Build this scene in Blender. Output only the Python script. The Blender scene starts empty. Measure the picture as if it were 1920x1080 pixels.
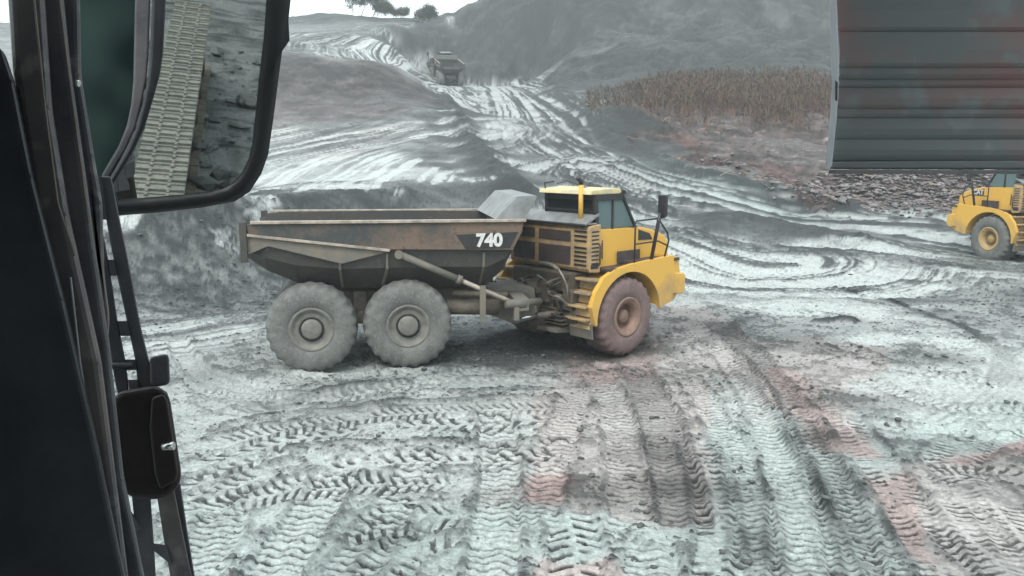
import bpy, bmesh, math, random
import numpy as np
from mathutils import Vector, Matrix
R = math.radians
sc = bpy.context.scene
rng = np.random.default_rng(7)
random.seed(7)

# ------------------------------------------------------------ camera, sky, sun, exposure
FPX, EYE, HORIZON = 1500.0, 4.47, 290.0          # focal length in px of a 1920 wide frame, eye height, horizon row
PITCH = math.atan((540 - HORIZON) / FPX)
cam_d = bpy.data.cameras.new('camera'); cam = bpy.data.objects.new('camera', cam_d)
sc.collection.objects.link(cam); sc.camera = cam
cam_d.sensor_width = 36; cam_d.lens = 36 * FPX / 1920
cam_d.clip_start = 0.05; cam_d.clip_end = 6000
cam.location = (0, 0, EYE); cam.rotation_euler = (math.pi / 2 - PITCH, 0, 0)

SUN_EL, SUN_AZ = 52, 200
w = bpy.data.worlds.new('World'); sc.world = w; w.use_nodes = True
wn, wl = w.node_tree.nodes, w.node_tree.links
wn.clear()
sky = wn.new('ShaderNodeTexSky'); sky.sky_type = 'NISHITA'; sky.sun_disc = False
sky.sun_elevation = R(SUN_EL); sky.sun_rotation = R(SUN_AZ); sky.dust_density = 4; sky.air_density = 1.2
hsv = wn.new('ShaderNodeHueSaturation'); hsv.inputs['Saturation'].default_value = 0.35
mixw = wn.new('ShaderNodeMixRGB'); mixw.inputs[0].default_value = 0.6
mixw.inputs[2].default_value = (8.4, 9.5, 9.7, 1)
bg = wn.new('ShaderNodeBackground'); bg.inputs['Strength'].default_value = 0.1
out = wn.new('ShaderNodeOutputWorld')
wl.new(sky.outputs[0], hsv.inputs['Color']); wl.new(hsv.outputs[0], mixw.inputs[1])
wl.new(mixw.outputs[0], bg.inputs['Color']); wl.new(bg.outputs[0], out.inputs['Surface'])
sd = bpy.data.lights.new('sun', 'SUN'); sd.energy = 1.0; sd.angle = R(20); sd.color = (1, 0.97, 0.93)
so = bpy.data.objects.new('sun', sd); sc.collection.objects.link(so)
so.rotation_euler = (R(90 - SUN_EL), 0, R(180 - SUN_AZ))
sc.view_settings.view_transform = 'Standard'; sc.view_settings.look = 'None'
sc.view_settings.gamma = 1; sc.view_settings.exposure = 1.22; sc.view_settings.use_curve_mapping = False
sc.cycles.volume_bounces = 1; sc.cycles.max_bounces = 8

# ------------------------------------------------------------ survey helpers (photo row/column + range -> place in the world)
def ray(px, py):
    u = (px - 960) / FPX; v = (540 - py) / FPX
    c, s = math.cos(PITCH), math.sin(PITCH)
    return np.array([u, c + v * s, -s + v * c])
def atd(px, py, dist):
    r = ray(px, py); t = dist / r[1]
    return np.array([0, 0, EYE]) + t * r

# ------------------------------------------------------------ noise
TAB = rng.random((256, 256))
def vnoise(x, y, seed=0):
    x = x + seed * 17.31; y = y + seed * 9.77
    xi = np.floor(x).astype(np.int64); yi = np.floor(y).astype(np.int64)
    fx = x - xi; fy = y - yi
    fx = fx * fx * (3 - 2 * fx); fy = fy * fy * (3 - 2 * fy)
    a = TAB[xi & 255, yi & 255]; b = TAB[(xi + 1) & 255, yi & 255]
    c = TAB[xi & 255, (yi + 1) & 255]; d = TAB[(xi + 1) & 255, (yi + 1) & 255]
    return (a * (1 - fx) + b * fx) * (1 - fy) + (c * (1 - fx) + d * fx) * fy
def fbm(x, y, octv=4, seed=0, gain=0.5):
    t = 0; amp = 1; tot = 0
    for i in range(octv):
        t = t + amp * vnoise(x * 2 ** i, y * 2 ** i, seed + i * 3); tot += amp; amp *= gain
    return t / tot
def sstep(a, b, x):
    t = np.clip((x - a) / (b - a), 0, 1); return t * t * (3 - 2 * t)

# ------------------------------------------------------------ terrain heights
CP = [  # photo column, row, range in metres
 # pit floor to the right of the truck
 (1250,470,32),(1300,400,39),(1500,400,42),(1700,425,38),(1853,482,32),(1500,470,33),(1700,480,31),(1900,520,27),
 # left bank: foot, then crest
 (60,600,21.5),(230,592,22),(370,570,24),(500,548,26),(620,520,29),(760,500,31),(900,470,33),
 (60,425,25),(230,415,26),(330,398,27),(430,388,29),(520,380,31),(620,374,33),(760,364,36),(860,345,38.5),(925,335,39.5),
 (965,350,38),(985,420,36),(1060,440,35),
 # bench behind the bank
 (100,400,34),(300,398,36),(400,370,38),(520,340,41),(700,330,42),(880,320,43),(300,330,44),(520,300,47),(700,290,48),(870,285,49),
 (350,270,54),(520,262,54),(700,255,55),(830,245,57),(400,225,61),(560,222,61),(700,215,62),(800,205,63),
 # spoil bank behind the bench
 (400,190,66),(540,190,66),(650,190,67),(760,185,68),(400,100,76),(540,110,75),(650,112,76),(740,125,77),(790,150,80),
 # upper flat and ridge
 (300,90,90),(540,95,87),(620,88,92),(400,60,110),(560,62,108),(680,55,120),(760,60,121),(500,45,128),(650,42,130),(740,42,130),(800,41,130),
 (400,36,140),(560,32,142),(600,24,142),(660,29,142),(720,33,142),(780,35,141),(830,37,140),
 # haul road
 (1200,330,46),(1250,420,37),(1350,360,43),(1100,400,37),(1150,350,43),
 (720,120,100),(650,92,102),(640,80,108),(700,72,114),(740,90,113),
 # heap right of the road
 (1135,212,63),(1180,212,62),(1225,240,60),(1200,292,53),(1250,320,48),
 # terrace, reeds, embankment
 (1260,222,62),(1400,238,60),(1540,240,61),(1550,285,54),(1420,280,55),(1310,262,57),(1700,250,60),(1700,300,54),(1340,325,47),(1450,352,45),(1560,378,43),
 (1200,170,76),(1300,175,75),(1500,165,77),(1700,170,77),(1900,170,78),
 (1640,335,46),(1720,338,46),(1800,335,46),(1900,330,46),(2050,330,46),(1640,385,42.5),(1800,400,40.5),(1920,410,39),(2100,420,38),
 (1900,280,58),(2100,280,58),
 # great spoil heap: foot, flank, skyline
 (725,88,116),(760,110,118),(800,128,119),(880,146,118),(1000,148,111),(1110,140,93),(1300,135,90),(1500,128,90),(1750,125,90),
 (850,100,124),(900,70,124),(1000,60,122),(1100,90,108),(1200,60,113),(1300,70,110),(1500,60,110),(1700,60,110),(2000,60,110),
 (800,40,134),(830,28,134),(855,12,134),(880,0,134),(930,-25,134),(1000,-55,134),(1100,-85,134),(1300,-120,134),(1500,-120,132),(1800,-120,130),(2200,-100,130),
]
ROADTONE = []
for dd_ in np.arange(41, 117, 5.0):   # the haul road climbs evenly
    zz_ = np.interp(dd_, [38,42,49,60,73,88,102,112,118], [2.2,3.0,4.3,6.3,8.7,11.0,13.1,14.3,15.1]); row_ = HORIZON - (zz_ - EYE) * FPX / dd_
    for f_ in (0.0, .35, .7, 1.0):
        cl_ = np.interp(row_, [150,165,200,250,300,345], [820,808,850,885,935,985]); cr_ = np.interp(row_, [150,165,200,250,300,345], [965,1010,1060,1105,1165,1120])
        CP.append((float(cl_ + (cr_ - cl_) * f_), float(row_), float(dd_)))
    if row_ > 150: ROADTONE += [(float(cl_ + (cr_ - cl_) * f_), float(row_), .62, 0) for f_ in (.12, .5, .88)]
    if 205 < row_ < 330: ROADTONE += [(float(cl_ - 22), float(row_), .12, 0)]
    if 165 < row_ < 290: ROADTONE += [(float(cr_ + 30), float(row_), .08, 0)]
pts = [tuple(atd(*c)) for c in CP]
for x in np.arange(-24, 25, 4.0):
    for y in (-30, -20, -10, -4, 2, 8, 13, 18):
        pts.append((x, y, 0.0))
for x, y in ((4, 22), (8, 22), (12, 22), (0, 22), (-4, 22), (2, 26), (6, 26), (10, 26), (-5, 25), (-8, 22), (14, 26), (8, 30), (20, 22)):
    pts.append((x, y, 0.0))
pts += [(-15, 150, 28.3), (-15, 158, 27.5), (-22, 152, 28.0), (-9, 152, 29.0)]
for x in (-200, -100, 0, 100, 200):
    pts += [(x, -60, 0.0), (x, -200, 0.0), (x, 260, 20.0)]
for x in (-120, -70):
    pts += [(x, 20, 3.0), (x, 60, 9.0), (x, 100, 20.0), (x, 140, 25.0)]
for x in (80, 130):
    pts += [(x, 10, 0.5), (x, 40, 3.0), (x, 70, 12.0), (x, 110, 28.0), (x, 140, 34.0)]
pts = np.array(pts)
XC, YC = pts[:, 0], pts[:, 1]
def phi(r2): return np.sqrt(r2 + 1.5)
A = phi((XC[:, None] - XC) ** 2 + (YC[:, None] - YC) ** 2)
LAM = np.full(len(XC), -.02)
for q, (pu, pv, pd) in enumerate(CP):
    if 800 < pu < 1120 and 140 < pv < 320 or 1040 <= pu < 1400 and 300 <= pv < 420: LAM[q] = -1.0
WT = np.linalg.solve(A + np.diag(LAM), pts[:, 2] - 5.0)
def base_h(x, y):
    x = np.asarray(x, float); y = np.asarray(y, float)
    o = np.full(x.shape, 5.0)
    for i in range(len(XC)):
        o += WT[i] * phi((x - XC[i]) ** 2 + (y - YC[i]) ** 2)
    r = np.hypot(x, y)
    k = sstep(150, 230, r)
    back = sstep(-5, -40, y)
    o = o * (1 - back) + 0 * back
    return o * (1 - k) + (14 * sstep(-100, 100, y)) * k
def hit(px, py, tmin=6, tmax=160):
    r = ray(px, py); t = np.arange(tmin, tmax, 0.15)
    p = np.array([0, 0, EYE])[:, None] + r[:, None] * t
    below = p[2] < base_h(p[0], p[1])
    i = int(np.argmax(below)) if below.any() else len(t) - 1
    return np.array([p[0, i], p[1, i]])
def H(px_list): return np.array([hit(*p) for p in px_list])

def near_poly(x, y, Q, maxd):
    """distance along, signed distance across a polyline; points beyond maxd get d = 99"""
    S = np.zeros(x.shape); D = np.full(x.shape, 99.0); s0 = 0.0
    m = (x > Q[:, 0].min() - maxd) & (x < Q[:, 0].max() + maxd) & (y > Q[:, 1].min() - maxd) & (y < Q[:, 1].max() + maxd)
    idx = np.nonzero(m)[0]
    if len(idx) == 0: return S, D, idx
    xx, yy = x[idx], y[idx]; bs = np.zeros(len(idx)); bd = np.full(len(idx), 99.0)
    for a, b in zip(Q[:-1], Q[1:]):
        e = b - a; L = np.hypot(*e)
        if L < 1e-6: continue
        e = e / L
        t = (xx - a[0]) * e[0] + (yy - a[1]) * e[1]; tc = np.clip(t, 0, L)
        dx = xx - a[0] - e[0] * tc; dy = yy - a[1] - e[1] * tc
        dist = np.hypot(dx, dy); sg = np.sign(e[0] * dy - e[1] * dx)
        k = dist < np.abs(bd)
        bd = np.where(k, dist * np.where(sg == 0, 1, sg), bd); bs = np.where(k, s0 + tc, bs)
        s0 += L
    S[idx] = bs; D[idx] = bd
    return S, D, idx
def smooth(Q, n=3):
    Q = np.array(Q, float)
    for _ in range(n):
        a = Q[:-1] * .75 + Q[1:] * .25; b = Q[:-1] * .25 + Q[1:] * .75
        M = np.empty((len(a) * 2, 2)); M[0::2] = a; M[1::2] = b
        Q = np.vstack([Q[:1], M, Q[-1:]])
    return Q

# ------------------------------------------------------------ ground sheet
ang_f = np.linspace(R(-37), R(37), 1080)
ang_b = np.linspace(R(37), R(323), 190)[1:-1]
ang = np.concatenate([ang_f, ang_b])
rad = [0.4, 1, 1.8, 2.8, 3.8, 4.8, 5.8, 6.6]
while rad[-1] < 165:
    r = rad[-1]
    if r < 40: dr = max(0.013, min(r * r * 1.5e-4, 0.24))
    elif r < 115: dr = 0.28
    else: dr = 0.6
    rad.append(r + dr)
while rad[-1] < 3000: rad.append(rad[-1] * 1.12)
rad = np.array(rad)
NA, NR = len(ang), len(rad)
X = (rad[:, None] * np.sin(ang)[None]).ravel(); Y = (rad[:, None] * np.cos(ang)[None]).ravel()
Z = base_h(X, Y)
RR = np.hypot(X, Y)
print('ground verts', len(X), NR)

# tone (0 dark wet mud .. 1 pale slurry) and hue (-1 teal .. 1 red) surveyed at spots
TONE = [ # col,row,tone,hue
 (350,1000,.78,-.3),(500,1000,.85,-.3),(700,1000,.62,-.4),(930,1000,.8,-.35),(400,880,.75,-.25),(650,880,.78,-.2),(850,880,.8,-.2),(350,760,.72,-.15),(550,720,.62,-.1),
 (700,730,.5,-.05),(900,730,.55,-.1),(950,800,.72,-.1),(450,640,.5,0),(340,660,.62,0),(300,620,.42,0),(400,600,.35,0),(950,650,.12,0),(880,640,.18,0),  # low tones under the truck also paint its shade
 (1050,790,.85,.45),(1090,740,.75,.6),(1080,860,.95,.35),(1040,920,.5,.9),(1080,990,.85,-.35),(1050,1060,.75,.5),(1220,740,.55,.6),(1230,850,.52,.5),(1270,960,.6,.5),(1300,1040,.7,-.45),
 (1180,690,.5,.8),(1120,700,.5,.6),(1280,600,.42,.5),(1380,610,.3,.35),(1330,680,.8,.25),(1310,760,.75,0),(1400,800,.8,-.3),(1480,850,.75,-.6),(1500,950,.7,-.6),(1560,1050,.65,-.6),
 (1400,940,.35,-.3),(1420,1040,.3,-.3),(1450,690,.55,.35),(1520,740,.5,.8),(1570,820,.5,.9),(1600,740,.5,.5),(1560,650,.4,.3),(1650,660,.45,.4),(1640,720,.95,0),(1700,640,.9,-.1),(1720,720,1,-.1),
 (1650,800,.7,0),(1760,800,1,-.35),(1880,790,.9,-.35),(1680,880,.6,-.5),(1850,850,.5,.8),(1800,950,.98,.4),(1700,930,.6,1.1),(1880,1000,.85,.4),(1740,1040,.55,1.1),(1900,940,.4,.7),
 (1800,620,.6,0),(1860,600,.4,-.1),(1900,560,.25,-.1),(1780,700,.85,0),(1880,680,.95,-.1),(1880,500,.3,-.1),
 (1500,580,1,-.1),(1620,590,1,-.1),(1400,560,.7,-.1),(1560,610,.45,0),(1450,520,.7,-.1),(1350,500,.75,-.1),(1600,520,.7,-.1),(1700,540,.8,-.1),(1500,450,.2,0),(1400,440,.3,-.1),(1350,410,.2,0),
 (1620,450,.25,0),(1700,470,.6,-.1),(1780,440,.7,-.1),(1300,450,.55,-.2),(1450,400,.6,-.3),(1600,410,.7,-.2),(1720,405,.7,-.1),(1300,370,.7,-.3),(1400,380,.7,-.4),(1350,340,.6,-.5),(1250,390,.6,-.1),(1330,480,.8,-.1),
 (1000,400,.4,0),(1050,400,.5,0),
 (250,470,.3,0),(350,500,.32,0),(450,520,.32,0),(560,480,.3,0),(300,430,.3,0),(420,410,.22,0),(600,395,.3,0),(750,385,.2,0),(900,360,.15,0),(940,400,.15,0),
 (300,405,.8,-.05),(400,392,.95,-.05),(460,385,1,-.05),(600,350,1,0),(700,335,1,-.05),(800,320,1,-.05),(890,315,.95,0),(860,290,.8,0),(820,250,.75,0),(700,300,.7,0),(600,300,.75,0),(520,330,.9,0),
 (700,255,.4,.1),(560,260,.55,.05),(520,280,.5,0),(780,225,.4,.1),(600,215,.25,.35),(700,200,.2,.4),(780,180,.1,.4),
 (540,160,.12,.35),(650,150,.12,.4),(720,150,.1,.4),(600,130,.08,.35),(540,200,.2,.3),(760,160,.1,.35),
 (850,210,.15,.05),(880,270,.15,0),(920,310,.12,0),(950,335,.12,0),
 (870,190,.6,0),(960,180,.65,0),(920,230,.6,0),(1000,230,.65,0),(960,280,.6,0),(1040,270,.55,0),(1050,320,.6,0),(1120,310,.55,0),(1180,350,.6,0),(1000,340,.6,0),(1080,350,.6,0),
 (1130,220,.02,0),(1200,230,.02,0),(1180,270,.03,-.1),(1240,280,.1,.2),(1280,270,.2,1.),(1330,300,.2,1.1),(1290,310,.35,-.6),(1550,375,.25,.8),
 (1280,230,.3,.7),(1400,245,.3,.7),(1500,260,.3,.6),(1400,280,.3,.5),(1500,300,.26,.5),(1540,330,.2,.6),(1450,262,.36,.3),(1350,236,.36,.3),
 (1300,190,.12,.9),(1450,190,.12,1.),(1540,200,.15,1.),(1200,180,.08,.3),(1650,360,.2,.7),(1750,370,.22,.5),(1700,340,.18,.5),(1240,250,.1,.6),(1310,282,.15,1.2),(1420,318,.15,1.2),(1500,342,.18,1.),
 (800,90,.02,-.02),(900,60,.02,0),(1000,80,.03,0),(1000,20,.02,0),(1200,40,.05,-.1),(1400,50,.08,-.1),(1500,30,.15,0),(1300,100,.06,-.1),(1500,100,.1,-.1),(900,130,.02,0),(1050,140,.03,0),
 (560,70,.35,0),(640,65,.35,0),(700,60,.4,0),(560,95,.35,0),(600,100,.6,0),(560,40,.1,0),(620,32,.05,0),(700,38,.1,0),(720,40,.1,0),(680,95,.7,0),(730,115,.7,0),(760,125,.6,0),(790,135,.6,0),
]
TONE = [t for t in TONE if not (850 < t[0] < 1060 and 150 < t[1] < 345)] + ROADTONE + [(u_, v_, .02, 0) for u_, v_ in ((840,110),(880,136),(940,138),(1000,138),(1060,150),(1110,165),(1100,120),(1150,110),(765,92),(800,110),(820,70),(850,40),(790,72),(830,40),(1060,100),(950,110),(880,100),(1020,120),(1180,140),(745,84),(910,30),(1250,125),(1400,120),(1080,135),(1120,148),(1150,125),(1180,128),(1085,110))] + [(u_, v_, .08, 0) for u_, v_ in ((862,232),(885,262),(905,290),(928,316),(945,335),(958,348),(900,350),(850,358),(790,368),(730,378),(842,205))] + [(u_, v_, .27, 0) for u_, v_ in ((250,440),(330,428),(380,440),(450,430),(500,450),(540,430),(600,420),(650,440),(480,480),(300,460),(400,470),(560,400),(680,400),(820,370),(250,500),(340,545),(430,550),(520,520))] + [(700,76,.6,0),(740,64,.62,0),(780,50,.6,0),(672,92,.6,0),(660,82,.55,0),(800,44,.5,0),(690,106,.6,0)]
TP = np.array([[*hit(t[0], t[1])] for t in TONE]); TV = np.array([[t[2], t[3]] for t in TONE])
def shepard(x, y):
    r = np.hypot(x, y) + 1e-6
    wx = (fbm(x * .9 / (1 + r * .03), y * .9 / (1 + r * .03), 3, 5) - .5); wy = (fbm(x * .9 / (1 + r * .03), y * .9 / (1 + r * .03), 3, 11) - .5)
    lx = np.log(r) * 1.9 + wy * .22; la = np.arctan2(x, y) + wx * .13
    num = np.zeros((2,) + x.shape); den = np.zeros(x.shape) + 1e-12
    for p, v in zip(TP, TV):
        pr = math.hypot(*p)
        d2 = (lx - math.log(pr) * 1.9) ** 2 + (la - math.atan2(p[0], p[1])) ** 2
        k = 1 / (d2 + 2e-4) ** 2
        num[0] += k * v[0]; num[1] += k * v[1]; den += k
    return num[0] / den, num[1] / den
tone = np.full(X.shape, .35); hue = np.zeros(X.shape)
fm = (np.abs(np.arctan2(X, Y)) < R(50)) & (RR > 5) & (RR < 200)
tone[fm], hue[fm] = shepard(X[fm], Y[fm])

near = sstep(48, 30, RR)
detail = np.zeros(X.shape)
# general unevenness
Z += (fbm(X * .25, Y * .25, 3, 1) - .5) * .16 * sstep(5, 12, RR) + (fbm(X * 1.3, Y * 1.3, 3, 2) - .5) * .10
rough_m = np.clip(1.0 - tone, 0, 1)
Z += (fbm(X * 5, Y * 5, 3, 3) - .5) * (.025 + .06 * rough_m) * sstep(75, 30, RR)
Z += (fbm(X * .55, Y * .55, 4, 23) - .5) * .35 * sstep(38, 60, RR) * (rough_m ** 1.5) * (np.abs(X) < 200)
emb = sstep(.25, .6, hue) * sstep(40, 46, RR) * sstep(84, 76, RR)
Z += emb * ((fbm(X * .9, Y * .9, 4, 33) - .5) * .8 + (fbm(X * 3, Y * 3, 3, 34) - .5) * .3)
tone += emb * ((fbm(X * 1.4 + Z, Y * 1.4 + Z, 4, 35) - .5) * .9 - .05)
# lumpy flanks of the great heap and gullies
heap = sstep(86, 100, RR) * sstep(.5, .1, tone) * sstep(-.14, -.08, np.arctan2(X, Y)) * sstep(175, 150, RR)
Z += heap * ((fbm(X * .12, Y * .12, 4, 31) - .5) * 5 + (fbm(X * .8, Y * .8, 3, 37) - .5) * .8)
tone += heap * (fbm(X * .3, Y * .3, 4, 39) - .5) * .5 + heap * (fbm(X * 1.1, Y * 1.1 + Z, 4, 38) - .5) * .25

# haul road, bench and upper flat: ruts and slurry streaks that follow the traffic
ROADS = [
 # polyline (photo), half width m (start, end), streak count, rut height, strength
 ([(800,44),(770,54),(725,66),(688,78),(672,92),(690,108),(735,124),(790,140),(850,160),(900,190),(950,225),(1000,280),(1040,340)], (3.8,5.8), 12, .10, .9),
 ([(1000,260),(1040,320),(1100,370),(1180,410),(1300,450),(1450,490)], (5,6.5), 14, .15, 1.0),
 ([(950,158),(1020,195),(1070,250),(1150,300),(1260,350),(1400,385),(1560,400),(1750,412)], (4,6), 12, .2, 1.0),
 ([(1100,330),(1200,370),(1340,405),(1500,430),(1650,440),(1850,470)], (5,6), 12, .2, .9),
 ([(790,47),(720,58),(650,68),(600,80),(580,92),(600,108)], (3,4), 7, .1, .8),
 ([(700,50),(620,62),(555,75),(530,95)], (4,5), 7, .1, .6),
 ([(1235,222),(1340,240),(1440,256),(1580,290)], (2.5,5), 12, .12, .8),
 ([(230,420),(420,370),(600,315),(760,268),(850,238)], (8,7), 14, .05, .8),
 ([(230,330),(450,285),(620,250),(800,215)], (6,6), 11, .05, .7),
]
base_tone = tone.copy()
for k, (P, hws, n, rut, st) in enumerate(ROADS):
    Q = smooth(H(P), 2); LQ = np.hypot(*(Q[1:] - Q[:-1]).T).sum()
    S, D, idx = near_poly(X, Y, Q, max(hws) * 1.35)
    if len(idx) == 0: continue
    s, d = S[idx], D[idx]; xx, yy = X[idx], Y[idx]
    hw = hws[0] + (hws[1] - hws[0]) * s / LQ
    m = sstep(1.3, .85, np.abs(d) / hw + (fbm(xx * .5, yy * .5, 3, 45) - .5) * .5) * st * sstep(.28, .46, base_tone[idx])
    warp = (fbm(s * .045, d * .12, 3, 41 + k) - .5) * 1.5 + (fbm(s * .4, d * .7, 3, 80 + k) - .5) * .34
    u = d / hw * n * .5 + warp * 1.2
    f1 = fbm(u * 1.3, s * .03, 3, 51 + k, .6); f2 = fbm(u * 4.1, s * .10, 3, 61 + k); f3 = fbm(xx * 1.6, yy * 1.6, 4, 65 + k, .65)
    f = f1 * .38 + f2 * .48 + f3 * .14
    lite = sstep(.44, .56, f)
    lvl = np.clip(base_tone[idx], 0, 1)
    newt = np.clip(lvl + (lite - (.62 if k < 7 else .34)) * (.95 if k < 7 else .8), 0, 1)
    tone[idx] = tone[idx] * (1 - m) + newt * m
    Z[idx] += m * (.5 - sstep(.3, .7, f)) * rut * .9 * sstep(.15, .4, lvl + .2)
# cut face of the left bank: light runs left by the bucket teeth
band_a = H([(225,520),(340,505),(470,485),(620,450)])
S, D, idx = near_poly(X, Y, band_a, 6)
s, d = S[idx], D[idx]
m = sstep(4.5, 2.5, np.abs(d)) * (s > .1)
f = vnoise(s * 2.6 + d * .55 + .2 * np.sin(d * 2), d * .12, 71)
runs = sstep(.76, .93, f) * sstep(.25, .55, vnoise(s * .5, d * .6, 72)) * sstep(6.5, 4.5, s)
tone[idx] += m * (-.14 + runs * .40 + (fbm(s * 4, d * 3, 3, 73) - .5) * .5)
Z[idx] += m * (f - .5) * .12

# berms and low windrows of pushed mud
def berm(P, wd, hgt, dark=.0, seed=0):
    Q = smooth(H(P), 2); S, D, idx = near_poly(X, Y, Q, wd * 3)
    if len(idx) == 0: return
    s, d = S[idx], D[idx]
    g = np.exp(-(d / wd) ** 2) * (.55 + .9 * fbm(s * 1.2, d * 2, 3, 91 + seed))
    Z[idx] += g * hgt; tone[idx] -= g * dark
berm([(835,185),(865,240),(900,290),(945,335),(965,352)], .9, .5, .5)
berm([(1100,205),(1180,215),(1235,245)], 1.2, .35, .1, 1)
berm([(1045,170),(1100,232),(1190,290),(1330,335),(1450,365),(1580,392)], .9, .45, .35, 2)
berm([(1290,440),(1370,415),(1480,432),(1600,455)], 1.3, .4, .3, 3)
berm([(270,410),(430,389),(620,376),(760,366)], .7, .35, .2, 4)
berm([(1600,338),(1720,338),(1850,334)], 1.3, .6, .1, 5)
berm([(850,655),(900,640),(960,625)], .35, .12, .2, 6)
berm([(505,702),(620,706),(700,701),(860,699)], .10, .09, .0, 12)
berm([(1120,676),(1180,682),(1240,672)], .12, .10, .0, 13)
berm([(560,770),(700,760),(1050,748)], .10, .07, .35, 7)
berm([(540,850),(700,838),(860,842),(1060,832)], .09, .06, .35, 8)
berm([(1250,660),(1330,640),(1400,600)], .25, .10, .2, 9)
berm([(1380,690),(1430,740),(1490,830),(1560,950)], .12, .07, .25, 10)
berm([(1530,605),(1570,602),(1600,606)], .15, .12, .6, 11)

# tread prints
GRV = np.zeros(X.shape)
def groove(ph, duty): 
    f = ph - np.floor(ph); return sstep(0, .07, f) * sstep(duty, duty - .07, f)
def stamp(P, wd, kind='cleat', sp=.2, depth=.035, dk=.30, sink=.03, seed=0, fade=(0, 0), lift=0.0):
    Q = smooth(H(P), 3); S, D, idx = near_poly(X, Y, Q, wd * .8)
    if len(idx) == 0: return
    s, d = S[idx], D[idx]; hw = wd / 2; xx, yy = X[idx], Y[idx]
    L = np.hypot(*(Q[1:] - Q[:-1]).T).sum()
    jit = (fbm(xx * 3, yy * 3, 2, 101 + seed) - .5)
    e = d + jit * .10
    m = sstep(hw, hw - .05, np.abs(e)) * sstep(-.02, .3, s) * sstep(L + .02, L - .3, s)
    wear = sstep(.12, .38, fbm(xx * 1.1, yy * 1.1, 3, 111 + seed))
    if kind == 'cleat':
        g = groove(s / sp + .20 * np.sin(d * 2 * math.pi / .32) + jit * .3 + (fbm(xx * 9, yy * 9, 2, 103 + seed) - .5) * .35, .37)
    elif kind == 'chevron':
        side = (d > 0) * .5
        g = groove(s / sp + np.abs(d) * 2.4 + side + jit * .4, .48) * sstep(.0, .04, np.abs(d) - .02)
    elif kind == 'block':
        g = np.maximum(groove(s / sp + (np.floor(d / .24) % 2) * .5 + jit * .5, .36), groove(d / .24 + jit * .35, .25))
    else:
        g = np.zeros(len(s))
    if kind in ('chevron', 'block'): depth *= .65; g = g * sstep(.30, .52, fbm(xx * 2.3, yy * 2.3, 3, 115 + seed))
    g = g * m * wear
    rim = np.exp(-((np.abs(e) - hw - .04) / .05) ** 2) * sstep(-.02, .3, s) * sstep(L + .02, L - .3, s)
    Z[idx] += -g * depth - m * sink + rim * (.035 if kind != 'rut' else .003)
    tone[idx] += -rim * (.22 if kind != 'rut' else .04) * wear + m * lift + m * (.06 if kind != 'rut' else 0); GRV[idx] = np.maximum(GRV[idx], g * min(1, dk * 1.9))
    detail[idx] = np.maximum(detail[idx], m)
T = stamp
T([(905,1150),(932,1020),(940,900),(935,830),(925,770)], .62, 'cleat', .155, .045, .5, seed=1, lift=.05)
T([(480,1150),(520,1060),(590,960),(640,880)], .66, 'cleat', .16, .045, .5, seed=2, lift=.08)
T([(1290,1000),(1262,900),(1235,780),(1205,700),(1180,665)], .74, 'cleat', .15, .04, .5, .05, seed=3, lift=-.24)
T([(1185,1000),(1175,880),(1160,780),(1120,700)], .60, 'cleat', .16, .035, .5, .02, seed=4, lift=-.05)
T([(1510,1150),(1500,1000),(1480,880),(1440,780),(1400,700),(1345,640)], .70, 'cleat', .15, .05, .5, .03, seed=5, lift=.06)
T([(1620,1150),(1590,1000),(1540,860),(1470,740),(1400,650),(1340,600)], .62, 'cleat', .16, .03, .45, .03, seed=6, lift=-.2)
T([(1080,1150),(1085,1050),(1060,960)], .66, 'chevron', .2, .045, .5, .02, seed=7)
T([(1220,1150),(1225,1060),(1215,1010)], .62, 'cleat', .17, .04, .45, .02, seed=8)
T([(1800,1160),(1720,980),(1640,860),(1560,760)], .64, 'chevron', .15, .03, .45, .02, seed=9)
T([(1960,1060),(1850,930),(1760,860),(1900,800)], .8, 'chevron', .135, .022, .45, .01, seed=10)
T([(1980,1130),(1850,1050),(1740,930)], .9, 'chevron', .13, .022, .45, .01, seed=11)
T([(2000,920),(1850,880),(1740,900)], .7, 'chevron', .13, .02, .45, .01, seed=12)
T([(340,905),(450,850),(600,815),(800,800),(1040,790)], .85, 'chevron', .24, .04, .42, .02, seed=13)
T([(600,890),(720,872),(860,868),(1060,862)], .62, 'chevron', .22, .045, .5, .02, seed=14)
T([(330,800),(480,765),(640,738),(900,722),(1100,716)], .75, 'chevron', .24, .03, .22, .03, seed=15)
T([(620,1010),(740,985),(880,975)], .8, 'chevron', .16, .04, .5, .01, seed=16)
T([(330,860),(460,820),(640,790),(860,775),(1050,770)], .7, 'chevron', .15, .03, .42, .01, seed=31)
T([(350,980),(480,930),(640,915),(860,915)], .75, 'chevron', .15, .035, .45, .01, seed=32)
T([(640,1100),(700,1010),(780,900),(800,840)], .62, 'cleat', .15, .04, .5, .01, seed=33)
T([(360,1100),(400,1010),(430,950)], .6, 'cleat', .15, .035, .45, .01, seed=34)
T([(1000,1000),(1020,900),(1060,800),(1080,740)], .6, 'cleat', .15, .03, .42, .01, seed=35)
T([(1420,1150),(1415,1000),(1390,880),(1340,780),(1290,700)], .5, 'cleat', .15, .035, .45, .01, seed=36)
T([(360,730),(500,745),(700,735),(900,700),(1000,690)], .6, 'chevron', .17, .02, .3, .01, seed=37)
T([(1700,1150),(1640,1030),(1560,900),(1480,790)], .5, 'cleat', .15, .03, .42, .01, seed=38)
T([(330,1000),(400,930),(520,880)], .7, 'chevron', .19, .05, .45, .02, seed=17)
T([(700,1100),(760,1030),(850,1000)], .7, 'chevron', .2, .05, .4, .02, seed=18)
T([(330,940),(420,880),(560,850)], .5, 'chevron', .2, .04, .4, .02, seed=19)
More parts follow.
